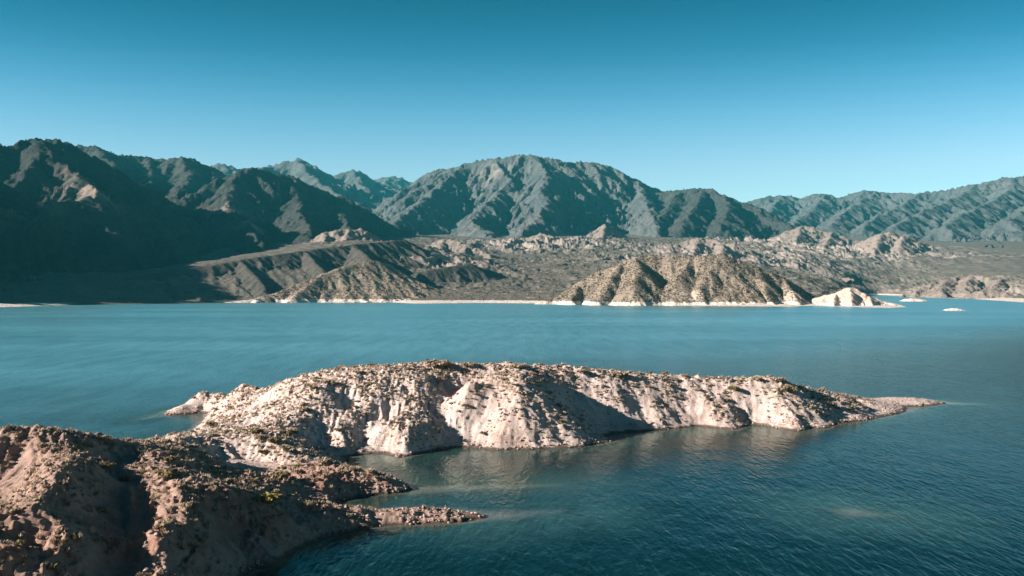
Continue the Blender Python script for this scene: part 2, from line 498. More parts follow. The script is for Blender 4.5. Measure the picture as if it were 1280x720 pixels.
inner = [  # (px, py, metres above the lake): crest and spurs of the peninsula
    (315, 496, 6), (337, 488, 10), (350, 481.5, 12), (360, 476, 13.2), (375, 472, 14.2), (388, 469, 15), (405, 466, 15.6), (422, 464, 16), (440, 463, 16.2), (461, 462.5, 16.4), (480, 460, 16.6), (498, 457.5, 16.7), (515, 457, 16.7),
    (531, 457, 16.8), (555, 456.5, 16.8), (579, 456.5, 16.8), (603, 455.5, 16.7), (627, 455, 16.6), (648, 456, 16.4), (669, 458, 16), (690, 460, 15.6), (711, 462, 15.2), (732, 464.5, 14.6), (753, 467, 14), (774, 469.5, 13.3), (795, 472, 12.7), (818, 474.5, 12), (840, 476, 11.5),
    (860, 476.5, 11.2), (877, 476, 11.2), (902, 477.5, 11.4), (924, 475, 11.8), (944, 472, 12), (960, 472, 12), (975, 474, 11.4), (992, 482, 9), (1005, 486, 7.4), (1023, 489, 6), (1040, 491, 5), (1059, 494, 3.9), (1080, 498, 2.2), (1104, 501, 1.5), (1130, 502.5, 1.1), (1158, 503, 0.8),
    # back spit
    (292, 499.5, 4.3), (273, 498, 4), (260, 496, 4.2), (247, 493, 4.2), (237, 500, 3.0), (225, 509, 1.7), (216, 514, 0.9),
    # spur by 640
    (655, 475, 14.6), (648, 490, 12.6), (641, 505, 10.6), (636, 520, 8.6), (632, 535, 6.2), (630, 550, 3),
    (665, 515, 8.8), (690, 532, 5.6), (715, 544, 3.2), (740, 551, 1.4),
    # spur by 525
    (530, 475, 14.4), (522, 490, 11.7), (515, 505, 9.2), (510, 520, 7.1), (506, 535, 5.1), (503, 552, 3.0),
    # spur by 590, small
    (585, 480, 13.8), (580, 500, 10.2), (570, 515, 7.4),
    # hollows between
    (555, 520, 6.4), (550, 540, 3.7), (560, 500, 9.6), (600, 530, 5.9), (605, 510, 9.0), (605, 545, 3.0), (575, 540, 3.0),
    (480, 520, 6.6), (470, 540, 3.9), (485, 495, 11.0), (460, 505, 9.4), (455, 550, 2.1), (440, 525, 6.6), (430, 545, 3.8),
    # big hollow
    (700, 480, 11.8), (720, 492, 8.4), (740, 505, 6.0), (760, 518, 3.8), (780, 530, 1.6), (730, 520, 4.4), (715, 505, 6.8), (770, 500, 6.6), (795, 512, 4.4), (810, 527, 1.9), (745, 535, 1.9),
    # spur by 845
    (795, 486, 10.6), (825, 498, 8.2), (845, 508, 6.0), (858, 520, 3.8), (835, 520, 3.0),
    (870, 495, 8.6), (885, 508, 6.2), (893, 522, 3.4), (910, 495, 8.8), (905, 510, 6.0), (920, 525, 2.8),
    # right knoll
    (945, 490, 9.8), (950, 505, 7.2), (950, 520, 4), (975, 500, 7.6), (985, 518, 4.6), (995, 528, 2.6), (1000, 505, 5.4), (1020, 515, 3.4), (1040, 510, 3.4), (1045, 520, 2.2), (1075, 512, 2.1), (1070, 503, 2.8), (1100, 510, 1.4),
    # left body and neck
    (330, 505, 7.4), (350, 495, 10.4), (370, 500, 10.6), (380, 485, 12.8), (405, 490, 12.4), (400, 510, 9.0), (425, 480, 13.6), (430, 505, 9.4), (300, 515, 5.2), (280, 525, 4.4), (310, 530, 5.2), (340, 525, 6.8), (370, 525, 7.2), (400, 530, 5.8),
    (355, 545, 5.2), (380, 555, 3.8), (410, 555, 2.2), (260, 537, 4.6), (280, 541, 5.2), (300, 545, 5.6), (320, 549, 5.6), (340, 556, 5.0), (358, 565, 4.2), (375, 573, 3.4), (245, 541, 4.2), (232, 546, 5),
    # shaded bowl below the neck ridge
    (250, 568, 4.6), (275, 570, 3.6), (300, 572, 3.0), (325, 575, 2.7), (345, 581, 2.5), (300, 588, 3.6),
    (400, 578, 3.4), (415, 580, 2.6),
    # red ledge spit
    (360, 596, 3.4), (385, 592, 3.4), (410, 592, 3.4), (430, 594, 3.1), (450, 598, 2.6), (470, 602, 2.0), (490, 607, 1.2), (400, 612, 2.2), (380, 622, 2.0), (420, 612, 1.8), (450, 610, 1.5),
    # pale low spit
    (380, 645, 2.6), (410, 648, 2.0), (440, 650, 1.6), (470, 648, 1.3), (500, 646.5, 1.3), (530, 645.5, 1.4), (560, 645.5, 1.3), (585, 646, 0.9),
    (360, 655, 3.0), (345, 668, 3.0), (370, 668, 1.8), (330, 690, 1.8),
    # headland crest
    (0, 540, 16.2), (18, 543, 15.9), (34, 545, 15.6), (50, 548, 15.3), (65, 550, 15), (80, 551.5, 14.7), (93, 552, 14.4), (112, 552.5, 13.9), (132, 553, 13.2), (145, 554.5, 12.6), (157, 555.5, 12), (170, 555.5, 11.5), (183, 555, 11), (197, 556.5, 9.7), (210, 554, 8.4), (221, 551, 6.8),
    # spur A
    (85, 572, 13.6), (80, 590, 12.9), (70, 610, 12.1), (58, 632, 11.3), (40, 652, 10.5), (15, 676, 9.6),
    # spur A lower buttress
    (95, 650, 8.6), (120, 660, 7.7), (145, 672, 6.9), (125, 690, 6.2), (80, 680, 8.2), (100, 712, 5.6), (140, 705, 4.7), (60, 705, 7.0),
    # gully left of spur A
    (25, 575, 12.4), (18, 605, 10.2), (0, 640, 8.4), (10, 712, 5.4), (-40, 600, 10.5), (-50, 660, 8.6), (30, 690, 6.6),
    # gully between
    (140, 575, 11.0), (150, 600, 9.8), (160, 625, 8.1), (170, 650, 6.5), (170, 680, 5.0), (160, 715, 3.8), (115, 625, 9.4), (120, 600, 10.8),
    # spur B
    (195, 572, 11.0), (205, 588, 10.7), (217, 605, 10.2), (226, 622, 9.7), (222, 645, 8.9), (208, 662, 8.1), (200, 685, 6.4), (198, 710, 4.8), (230, 680, 5.6), (232, 705, 3.6), (215, 715, 3.8),
    # rim to the yellow bush
    (250, 612, 9.2), (275, 620, 8.2), (300, 626, 7.4), (322, 630, 7.2), (345, 633, 6.4), (250, 595, 9.2), (280, 603, 7.6), (310, 608, 6.4), (340, 612, 5.2), (240, 580, 8.6),
    (365, 630, 4.0), (355, 642, 3.8),
    # right scoop
    (255, 648, 6.6), (280, 648, 5.0), (310, 648, 4.4), (265, 675, 4.4), (300, 680, 2.6), (270, 700, 2.6), (320, 697, 1.0), (255, 718, 2.4), (290, 708, 1.4)]
acc = []
for k, p in enumerate(inner):      # a guide point must lie inside the shoreline and be reachable at a natural slope
    for dh in sorted(np.arange(-12, 6.01, 0.25), key=abs):
        h = p[2] + dh
        if h < 0.3: continue
        q = WH(p[0], p[1], h)
        P1 = (np.array([q[0]]), np.array([q[1]]))
        dc = float(polydist(poly, *P1)[0])
        if not inside(poly, *P1)[0] or h > 0.3 + 0.80 * dc: continue
        if any(abs(a[2] - h) > 0.3 + 0.85 * math.hypot(a[0] - q[0], a[1] - q[1]) for a in acc): continue
        if abs(dh) > 1.5: print("MOVED", p, dh)
        acc.append(q); break
    else:
        print("DROPPED", p)
pts += acc
# hidden sides, the slope under the camera and land beyond the left edge
pts += [(-95, 150, 14.5), (-95, 168, 10.5), (-110, 130, 12), (-130, 150, 14), (-150, 110, 14), (-190, 60, 26), (-120, 90, 13), (-95, 100, 9), (-95, 75, 15), (-75, 60, 19), (-60, 85, 8), (-45, 95, 5), (-30, 70, 13), (-60, 40, 27), (-100, 40, 30),
        (-20, 85, 6), (10, 75, 8), (0, 50, 18), (0, 30, 27), (0, 12, 34), (0, 0, 37.6), (8, 0, 37), (-8, 0, 38), (0, -15, 41), (40, 40, 16), (60, 60, 8), (40, 10, 28), (80, 10, 18), (120, 10, 10), (100, -40, 24), (40, -40, 42), (-40, -40, 50), (-120, -40, 58), (-200, -40, 64), (-200, 20, 54), (-50, 5, 41),
        (-80, 290, 9), (-60, 300, 7), (-30, 300, 8), (0, 300, 8.5), (30, 302, 8), (60, 305, 6.5), (80, 306, 5), (-85, 305, 4), (100, 315, 3.5), (-100, 303, 2), (-76, 178, 7.5), (-72, 200, 4.0), (-78, 190, 4.0)]
# lake bed
gx, gy = np.meshgrid(np.arange(-270, 330, 17.0), np.arange(-80, 460, 17.0))
ins = inside(poly, gx, gy); dd = polydist(poly, gx, gy)
for x, y, i, d in zip(gx.ravel(), gy.ravel(), ins.ravel(), dd.ravel()):
    if not i and d > 6: pts.append((x, y, -min(9.0, 0.42 * d)))
near_rbf = RBF(pts, 2.5)


def axis(parts):
    out = []
    for a, b, s in parts:
        out.append(np.arange(a, b, s))
    out.append([parts[-1][1]])
    return np.concatenate(out)


nxs = axis([(-260, -120, 4.0), (-120, -100, 1.0), (-100, -84, 0.36), (-84, -14, 0.21), (-14, 150, 0.36), (150, 170, 2.0)])
nys = axis([(-70, 60, 4.0), (60, 98, 1.0), (98, 166, 0.21), (166, 250, 0.34), (250, 312, 0.42), (312, 340, 0.8)])
NX, NY = np.meshgrid(nxs, nys)


def upsample(f, xs, ys, step):
    """evaluate f on a coarse lattice and bring it to the fine grid with cubic interpolation"""
    cx = np.arange(xs[0] - 2 * step, xs[-1] + 3 * step, step); cy = np.arange(ys[0] - 2 * step, ys[-1] + 3 * step, step)
    G = f(*np.meshgrid(cx, cy)).astype(np.float64)

    def wts(v, c):
        t = (v - c[0]) / step; i = np.clip(np.floor(t).astype(int), 1, len(c) - 3); t = t - i
        return i, [((-t + 2) * t - 1) * t / 2, ((3 * t - 5) * t * t + 2) / 2, ((-3 * t + 4) * t + 1) * t / 2, (t - 1) * t * t / 2]
    i, w = wts(xs, cx)
    A = sum(G[:, i + k - 1] * w[k] for k in range(4))
    j, v = wts(ys, cy)
    return sum(A[j + k - 1] * v[k][:, None] for k in range(4)).astype(F)


BARS = []      # sunken sand bars running on from the spits
for (a, b, h) in [((606, 644.5), (705, 638.5), -0.12), ((516, 612.5), (700, 606), -0.16), ((208, 519), (176, 524.5), -0.25), ((1182, 504), (1215, 505), -0.3), ((1066, 641), (1126, 646), -0.35)]:
    p, q = WH(*a, 0), WH(*b, 0)
    BARS.append((p[0], p[1], q[0], q[1], h))


def with_bars(X, Y, Hb):
    for x1, y1, x2, y2, h in BARS:
        dx, dy = x2 - x1, y2 - y1
        t = np.clip(((X - x1) * dx + (Y - y1) * dy) / (dx * dx + dy * dy), 0, 1)
        d = np.hypot(X - x1 - t * dx, Y - y1 - t * dy)
        Hb = np.maximum(Hb, h - 0.55 * t - 0.22 * np.maximum(0, d - 1.3 * (1 - t)))
    return Hb


H0 = with_bars(NX, NY, upsample(near_rbf, nxs, nys, 1.5)).astype(F)
land = sstep(0.0, 2.5, H0)
# bushy ground: top of the peninsula, spur crests, upper headland
gY, gX = np.gradient(H0, nys, nxs)
slope = np.sqrt(gX ** 2 + gY ** 2)
lap = np.gradient(gX, nxs, axis=1) + np.gradient(gY, nys, axis=0)
for _ in range(3):
    lap = (lap + np.roll(lap, 8, 0) + np.roll(lap, -8, 0) + np.roll(lap, 8, 1) + np.roll(lap, -8, 1)) / 5
veg = sstep(0.045, 0.0, lap) * sstep(0.6, 3.0, H0 + fbm(NX, NY, 14, 3, 5) * 2.5)
veg = veg * (1 - 0.40 * sstep(210, 222, NY) * np.maximum(sstep(0.42, 0.70, slope), sstep(5.5, 2.5, H0)))
veg = np.clip(veg * sstep(-0.35, 0.20, fbm(NX, NY, 9, 3, 44) + 0.28), 0, 1)
H = H0 + fbm(NX, NY, 16, 3, 3) * 0.9 * land
H = H + gullies(NX.astype(F), NY.astype(F), H, nxs, nys, (15, 7, 3.2, 1.5), (0.85, 0.42, 0.20, 0.09), 7, land * (0.45 + 0.55 * (1 - veg)) * sstep(0.1, 0.35, slope))
knob = np.maximum(0, perlin(NX / 1.5, NY / 1.5, 61)) * 0.62 + np.maximum(0, perlin(NX / 0.85, NY / 0.85, 62)) * 0.55 + np.maximum(0, perlin(NX / 3.6, NY / 3.6, 63)) * 0.6 + (ridged(NX, NY, 1.9, 2, 64) - 0.5) * 0.45
H = H + knob * veg * land
H = H + (ridged(NX, NY, 5.0, 3, 71) - 0.5) * 0.55 * land * (1 - veg * 0.5) * sstep(0.25, 0.6, slope)
H = H + fbm(NX, NY, 1.6, 3, 81) * (0.10 + 0.16 * sstep(1.6, 0.1, np.abs(H0 - 0.5))) * sstep(-1.0, 0.3, H0)
rubble_zone = sstep(2.2, 0.4, H0) * sstep(-0.4, 0.1, H0) * sstep(-0.1, 0.3, fbm(NX, NY, 12, 2, 93))
H = H + np.maximum(0, perlin(NX / 0.9, NY / 0.9, 95)) * 0.7 * rubble_zone
crumb = (ridged(NX, NY, 0.85, 2, 111) - 0.5) * 0.26 + np.maximum(0, perlin(NX / 0.55, NY / 0.55, 113)) * 0.22
H = H + crumb * sstep(0.0, 1.0, H0) * (0.35 + 0.65 * np.maximum(veg, sstep(-0.1, 0.3, fbm(NX, NY, 7, 3, 115)))) * (0.55 + 0.45 * sstep(215, 175, NY))
# keep the ground under the viewpoint below the lens
H = np.where(np.hypot(NX, NY) < 30, np.minimum(H, 38.3), H)
brown = sstep(215, 175, NY + fbm(NX, NY, 25, 2, 15) * 16)
red = np.zeros_like(H)
for (p, r, a) in [((420, 598, 3), 16, .9), ((330, 637, 6), 7, 1.0), ((275, 645, 6), 7, .7), ((180, 700, 4), 8, .7), ((600, 500, 9), 9, .45), ((440, 470, 14), 9, .35), ((1000, 528, 2), 8, .4), ((880, 500, 7), 8, .35), ((60, 640, 12), 9, .4), ((640, 545, 3), 7, .35)]:
    c = WH(*p); red = np.maximum(red, a * np.exp(-((NX - c[0]) ** 2 + (NY - c[1]) ** 2) / r ** 2))
keep = H > -3.0


def near_h(x, y):
    """height of the near ground (bilinear on its grid)"""
    x = np.asarray(x, float); y = np.asarray(y, float)
    i = np.clip(np.searchsorted(nxs, x) - 1, 0, len(nxs) - 2); j = np.clip(np.searchsorted(nys, y) - 1, 0, len(nys) - 2)
    a = np.clip((x - nxs[i]) / (nxs[i + 1] - nxs[i]), 0, 1); b = np.clip((y - nys[j]) / (nys[j + 1] - nys[j]), 0, 1)
    return (H[j, i] * (1 - a) + H[j, i + 1] * a) * (1 - b) + (H[j + 1, i] * (1 - a) + H[j + 1, i + 1] * a) * b


def grid_at(G, x, y):
    i = np.clip(np.searchsorted(nxs, x), 0, len(nxs) - 1); j = np.clip(np.searchsorted(nys, y), 0, len(nys) - 1)
    return G[j, i]


split = 214.0
js = int(np.searchsorted(nys, split))
at = {"veg": veg, "red": red, "brown": brown}
for nm, sl, lab in (("headland", slice(0, js + 1), "brown rocky headland with shaded gullies and low spits in the lower left"),
                    ("peninsula", slice(js, None), "long pale pink sandy peninsula with eroded spurs in the middle of the lake")):
    me = grid_mesh(nm, nxs, nys[sl], H[sl], keep[sl], M_SOIL, {k: v[sl] for k, v in at.items()})
    tag(link(nm, me), lab, "land", kind="structure")

# ================================================================== WATER
wxs = axis([(-9000, -1200, 600), (-1200, -170, 40), (-170, 230, 1.1), (230, 1500, 40), (1500, 9000, 600)])
wys = axis([(-400, 60, 20), (60, 380, 1.1), (380, 600, 10), (600, 4200, 60)])
WX, WY = np.meshgrid(wxs, wys)
near_box = (WX > -255) & (WX < 168) & (WY > -68) & (WY < 338)
bed = np.where(near_box, near_h(WX, WY), -9.0)
side = (WX > 150) & (WX < 330) & (WY > 0) & (WY < 440) | (WY >= 334) & (WY < 440) & (np.abs(WX) < 300)
b2 = np.minimum(near_rbf(WX[side], WY[side]), -0.8); bed[side] = b2
bed = with_bars(WX, WY, bed)
depth = np.clip(-bed, 0, 12)
wk = np.ones_like(WX, bool)
me = grid_mesh("lake", wxs, wys, np.zeros_like(WX), None, M_WATER, {"depth": depth, "basin": sstep(130, 720, WY - 0.9 * WX)})
tag(link("lake", me), "teal rippled lake water filling the valley", "lake", kind="structure")

# ================================================================== FAR SHORE AND PLAIN
far_coast = [(-900, 390), (-500, 387), (-200, 386), (0, 384), (60, 382), (110, 381), (150, 380.5), (210, 379.5), (270, 378.6), (330, 378), (400, 377.6), (470, 377), (520, 379.5), (560, 379), (600, 378.6), (650, 379), (700, 379.6), (750, 380.5), (800, 381.3), (850, 382), (920, 382.6), (985, 383.2), (1012, 382),
             (1060, 383.5), (1110, 384.8), (1134, 383.8), (1118, 379), (1090, 374.5), (1082, 371), (1096, 368.7), (1125, 370), (1150, 371), (1187, 373), (1192, 370.4), (1207, 370), (1221, 370.2), (1220, 374), (1250, 376), (1280, 378), (1330, 380), (1420, 382), (1700, 386), (2300, 390)]
fc = [WH(*p, 0) for p in far_coast]
fpoly = fc + [(9000, 1800, 0), (9000, 16000, 0), (-9000, 16000, 0), (-9000, 1600, 0)]
fp = [(p[0], p[1], 0.0) for p in densify(fc, 35.0)]
plain = [(-300, 362, 1900), (-300, 340, 2400), (-700, 340, 2200), (-700, 300, 3500),
         (0, 366, 1930), (60, 363, 1990), (110, 357, 2080), (150, 350, 2180), (200, 342, 2300), (250, 335, 2400), (300, 326, 2540), (370, 315, 2750), (450, 306, 3000), (500, 303, 3200),
         (0, 350, 2300), (80, 344, 2450), (-200, 340, 2500), (170, 338, 2600), (230, 328, 2750), (300, 319, 2950), (400, 306, 3300), (450, 299, 3600),
         (150, 377, 1990), (250, 374.5, 2100), (320, 374, 2170), (400, 372, 2250), (250, 356, 2230), (320, 350, 2330), (390, 340, 2500), (440, 325, 2750), (200, 362, 2140),
         (520, 374, 2200), (600, 372, 2250), (640, 362, 2480), (640, 348, 2800), (640, 333, 3200), (640, 319, 3800), (640, 306, 4700), (640, 296, 5400), (560, 352, 2600), (560, 332, 3000), (480, 342, 2700), (500, 312, 3600), (520, 297, 4600),
         (760, 333, 3000), (760, 312, 3900), (760, 297, 4800), (760, 362, 2400), (900, 335, 3200), (900, 312, 4600), (900, 297, 5600), (900, 365, 2150), (1000, 362, 2300), (1000, 350, 2700), (1000, 340, 3400), (1000, 326, 4100), (1000, 302, 6000),
         (1050, 362, 2900), (1060, 372, 2300), (1050, 350, 3300), (1050, 340, 3900), (1050, 325, 4500), (1100, 353, 4000), (1100, 338, 4350), (1100, 320, 5100), (1100, 305, 6200), (1160, 360, 3600), (1250, 366, 2950), (1250, 347, 3500), (1250, 327, 4300), (1250, 307, 5500), (1250, 297, 6800), (1500, 342, 3500), (1500, 302, 6500), (1500, 368, 2700), (1200, 358, 3200),
         (1900, 340, 4000), (1900, 300, 6500), (-700, 290, 6000), (0, 298, 6000), (640, 286, 9000), (200, 290, 8000), (1100, 290, 9000), (1500, 290, 9000), (640, 290, 15000)]
fp += [W(*p) for p in plain]
gx, gy = np.meshgrid(np.arange(-3000, 3600, 150.0), np.arange(1300, 3800, 120.0))
ins = inside(fpoly, gx, gy); dd = polydist(fc, gx, gy)
for x, y, i, d in zip(gx.ravel(), gy.ravel(), ins.ravel(), dd.ravel()):
    if not i and 40 < d < 500: fp.append((x, y, -min(12.0, 0.15 * d)))
far_rbf = RBF(fp, 0.0)
BAD = [(60, 333, 2450, 170, 16), (680, 302, 4400, 420, 34), (900, 305, 4000, 420, 34), (1040, 296, 5300, 600, 42), (1235, 350, 3050, 330, 26), (560, 322, 3000, 220, 24), (1000, 340, 2900, 330, 12), (1170, 340, 3600, 400, 15), (430, 300, 3400, 200, 16), (800, 318, 3400, 280, 20), (980, 312, 4300, 350, 24), (1150, 312, 5000, 400, 24), (620, 345, 2750, 260, 7), (960, 355, 2450, 260, 8)]


def badland(X, Y):
    m = np.zeros(np.shape(X), F)
    for px, py, d, r, a in BAD:
        c = W(px, py, d)
        m = np.maximum(m, a * np.exp(-((X - c[0]) ** 2 + ((Y - c[1]) * 0.8) ** 2) / r ** 2))
    return m


def far_plain(X, Y, detail=True):
    h = far_rbf(X, Y)
    if detail:
        l = sstep(1.0, 12.0, h)
        m = badland(X, Y)
        rr = ridged(X + fbm(X, Y, 90, 2, 4) * 40, Y, 170, 4, 11)
        h = h + (rr - 0.42) * 2.6 * m * l + fbm(X, Y, 260, 4, 21) * 3.5 * l + (ridged(X, Y, 80, 3, 23) - 0.5) * (1.5 + 3 * sstep(-400, 200, X)) * l
    return h


fxs = axis([(-6000, -1500, 60), (-1500, -1150, 8), (-1150, 1900, 3.6), (1900, 2600, 10), (2600, 7000, 80)])
fys = axis([(1500, 1680, 12), (1680, 2500, 3.6), (2500, 3600, 7.5), (3600, 5200, 15), (5200, 7400, 60), (7400, 15500, 400)])
FX, FY = np.meshgrid(fxs.astype(F), fys.astype(F))
PH = far_plain(FX, FY)
PH = PH + gullies(FX, FY, PH, fxs, fys, (130, 60, 28), (5.0, 2.6, 1.3), 31, sstep(2, 15, PH))
PH = PH + fbm(FX, FY, 14, 2, 35) * 0.9 * sstep(0.5, 4, PH)
fy_, fx_ = np.gradient(PH, fys, fxs)
rock = np.clip(sstep(4, 22, badland(FX, FY)) * sstep(0.30, 0.75, np.sqrt(fx_ ** 2 + fy_ ** 2)) + 0.10 * sstep(12, 26, badland(FX, FY)), 0, 1)
me = grid_mesh("far_shore", fxs, fys, PH, PH > -4, M_PLAIN, {"rock": rock, "sand": np.maximum(sstep(-330, -270, FX), sstep(-860, -900, FX))})
tag(link("far_shore", me), "dry scrub plain with badlands and a white sand rim across the lake", "plain", kind="structure")


def seg_heights(X, Y, ridges, k, rr, L):
    Hh = np.full(X.shape, -1e4, F); D = np.full(X.shape, 1e4, F)
    for pl in ridges:
        for a, b in zip(pl[:-1], pl[1:]):
            dx, dy = b[0] - a[0], b[1] - a[1]; q = dx * dx + dy * dy + 1e-6
            t = np.clip(((X - a[0]) * dx + (Y - a[1]) * dy) / q, 0, 1)
            d = np.hypot(X - a[0] - t * dx, Y - a[1] - t * dy)
            e = np.sqrt(d * d + rr * rr) - rr
            hh = a[2] + (b[2] - a[2]) * t - k * L * (1 - np.exp(-e / L))
            up = hh > Hh
            Hh = np.where(up, hh, Hh); D = np.where(up, d, D)
    return Hh, D


def auto_spurs(pl, n, length, drop, seed, spread=0.7, flip=False):
    rnd = random.Random(seed); out = []
    P = densify(pl, 40.0)
    for i in range(n):
        a = P[min(len(P) - 1, int((i + rnd.random()) / n * len(P)))]
        ang = math.atan2(-1, 0) + rnd.uniform(-spread, spread)
        if flip and rnd.random() < 0.3: ang += math.pi
        x, y, z = a; line = [(x, y, z - 3)]
        Ls = length * rnd.uniform(0.6, 1.2)
        for s in range(4):
            ang += rnd.uniform(-0.35, 0.35)
            x += math.cos(ang) * Ls / 4; y += math.sin(ang) * Ls / 4
            z -= drop * Ls / 4 * rnd.uniform(0.7, 1.3)
            line.append((x, y, z))
        out.append(line)
    return out


def mountain(name, label, ridges, res, mat, k=0.66, rr=12.0, L=1500.0, cells=(), amps=(), seed=1, pad=900, spurs=None, warp=(18, 260), rocks=(), cat="mountain", floor=-10, base_rock=0.0, bury=12, sand=1.0, rough=0.0):
    lines = [[W(*p) for p in r] for r in ridges]
    if spurs:
        for i, (ri, n, ln, dr, sp) in enumerate(spurs):
            lines += auto_spurs(lines[ri], n, ln, dr, seed * 31 + i, sp)
    A = np.array([p for l in lines for p in l])
    xs = np.arange(A[:, 0].min() - pad, A[:, 0].max() + pad, res[0]); ys = np.arange(A[:, 1].min() - pad, A[:, 1].max() + pad * 0.6, res[1])
    X, Y = np.meshgrid(xs.astype(F), ys.astype(F))
    wa, ws = warp
    Xw = X + fbm(X, Y, ws, 3, seed + 3) * wa; Yw = Y + fbm(X, Y, ws, 3, seed + 5) * wa
    Hm, D = seg_heights(Xw, Yw, lines, k, rr, L)
    s = cells[0]
    mod = 0.34 + 0.66 * sstep(0, s * 0.9, D)
    Hm = Hm + fbm(X, Y, s * 2.5, 4, seed + 9) * s * 0.10 * mod
    if rough: Hm = Hm + (ridged(Xw, Yw, s * 1.0, 5, seed + 60) - 0.45) * rough * (0.35 + 0.65 * mod)
    g = gullies(X, Y, Hm, xs, ys, cells, amps, seed + 40, mod)
    Hm = Hm + g
    base = far_plain(X, Y, False) - bury
    rk = np.full(X.shape, base_rock, F)
    for px, py, d, r, a in rocks:
        c = W(px, py, d); rk = np.maximum(rk, a * np.exp(-((X - c[0]) ** 2 + (Y - c[1]) ** 2) / r ** 2))
    keep = (Hm > base) & (Hm > floor)
    me = grid_mesh(name, xs, ys, Hm, keep, mat, {"rock": rk, "sand": np.full(X.shape, sand, F)})
    return tag(link(name, me), label, cat, kind="structure"), (xs, ys, Hm)


# ---- mountains, back to front
mountain("mountain", "farthest pale blue ridge between the middle peaks", [[(452, 229, 12500), (469, 223.6, 12500), (478, 221, 12500), (487, 220.5, 12500), (501, 222, 12500), (513, 226, 12500), (530, 236, 12500), (560, 250, 12500)]],
         (22, 24), M_MT, seed=3, rough=100, cells=(500, 230, 110), amps=(70, 34, 16), spurs=[(0, 7, 1600, .32, .7)])
mountain("mountain", "blue pointed peak in the gap left of the big central mountain", [[(385, 232, 10500), (400, 223, 10500), (421, 219.6, 10500), (431, 215, 10500), (440, 212.5, 10500), (452, 217, 10500), (466, 225, 10500), (482, 235, 10500), (505, 255, 10500)],
         [(440, 212.5, 10500), (452, 228, 9900), (462, 240, 9300), (478, 252, 8700)]],
         (18, 20), M_MT, seed=4, rough=95, cells=(420, 200, 95), amps=(62, 30, 14), spurs=[(0, 7, 1500, .34, .7)])
mountain("mountain", "sharp triangular peak rising behind the rounded dark hump", [[(200, 208, 9200), (240, 206, 9200), (264, 207, 9000), (284, 205.5, 9000), (299, 210, 9000), (318, 212, 9000), (337, 207, 9000), (355, 203, 9000), (373, 199, 9000), (389, 207, 9000), (403, 214, 9000), (417, 221, 9000), (437, 242, 9000), (470, 262, 9100)],
         [(373, 199, 9000), (392, 222, 8400), (420, 240, 7800), (450, 258, 7200)]],
         (16, 18), M_MT, seed=5, rough=85, cells=(380, 180, 85), amps=(58, 28, 13), spurs=[(0, 9, 1500, .36, .6)])
mountain("mountain", "long hazy mountain range on the right under the sky", [
    [(905, 264, 9900), (920, 257, 10000), (933, 251, 10000), (955, 247, 10000), (975, 246, 10000), (1000, 247.5, 10000), (1015, 244.5, 9900), (1032, 243.6, 9900), (1044, 247, 9800), (1060, 242, 9800), (1080, 239.5, 9700), (1095, 239, 9700), (1115, 242, 9600), (1130, 240.5, 9500), (1150, 242, 9300), (1175, 240, 9200), (1200, 235, 9100), (1222, 231, 9000), (1240, 225, 8900), (1255, 222, 8900), (1268, 222, 8800), (1285, 223, 8800), (1350, 216, 8700), (1450, 225, 8500), (1600, 240, 8300)],
    [(1032, 243.6, 9900), (1022, 256, 9200), (1008, 268, 8500), (990, 282, 7600)], [(1095, 239, 9700), (1074, 254, 8900), (1055, 266, 8200), (1040, 281, 7400)],
    [(1150, 242, 9300), (1122, 260, 8500), (1100, 270, 7900), (1080, 284, 7100)], [(1222, 231, 9000), (1190, 250, 8200), (1155, 264, 7600), (1118, 284, 6800)],
    [(1268, 222, 8800), (1262, 238, 8300), (1240, 252, 7700), (1210, 266, 7100), (1180, 284, 6500)], [(1350, 216, 8700), (1320, 240, 8000), (1290, 256, 7300), (1260, 278, 6500)], [(1450, 225, 8500), (1400, 250, 7600), (1360, 278, 6600)],
    [(975, 246, 10000), (965, 262, 9200), (955, 276, 8400)]],
    (13, 15), M_MT, seed=6, rough=70, cells=(330, 150, 70), amps=(56, 30, 14), spurs=[(0, 16, 1500, .34, .6), (3, 4, 600, .4, .9), (4, 4, 600, .4, .9), (5, 4, 600, .4, .9)], k=.6)
mountain("mountain", "large central mountain with a bright left face and dark right flanks", [
    [(580, 205, 7400), (556, 214, 7500), (549, 212.5, 7500), (532, 218, 7500), (505, 238, 7300), (483, 256, 7100)],
    [(556, 214, 7350), (580, 205, 7300), (600, 201, 7250), (619, 198.5, 7200), (632, 197, 7200), (643, 195, 7200), (655, 192.5, 7200), (662, 192, 7200), (672, 194, 7200), (688, 199, 7200), (709, 203.5, 7250), (726, 203, 7300), (744, 203, 7300), (756, 207, 7300), (768, 212, 7300), (780, 217, 7300), (792, 221, 7300), (803, 228, 7300), (813, 233, 7300), (837, 241, 7300)],
    [(580, 205, 7300), (556, 228, 6800), (528, 250, 6200), (506, 268, 5750), (494, 279, 5500)],
    [(619, 199, 7200), (624, 211, 7000), (638, 226, 6700), (622, 244, 6400), (602, 261, 6000), (590, 276, 5600), (600, 286, 5300), (612, 293, 5050)],
    [(662, 192, 7200), (675, 205, 7000), (682, 215, 6700), (677, 235, 6300), (684, 252, 5900), (672, 273, 5500), (648, 292, 5050)],
    [(795, 223, 7300), (803, 240, 6850), (812, 258, 6400), (818, 274, 5950), (822, 290, 5450)],
    [(682, 215, 6700), (690, 219, 6720), (700, 212, 6950)]],
    (9, 10), M_MT, seed=7, cells=(260, 120, 56, 27), amps=(40, 30, 14, 6), spurs=[(1, 7, 700, .55, .8), (2, 4, 450, .5, 1.0), (3, 3, 350, .55, 1.0), (4, 3, 350, .55, 1.0), (5, 3, 300, .55, .8)], k=.80, rough=62,
    rocks=[(618, 210, 7000, 150, .6), (735, 285, 5300, 200, .5), (640, 285, 5300, 220, .5)])
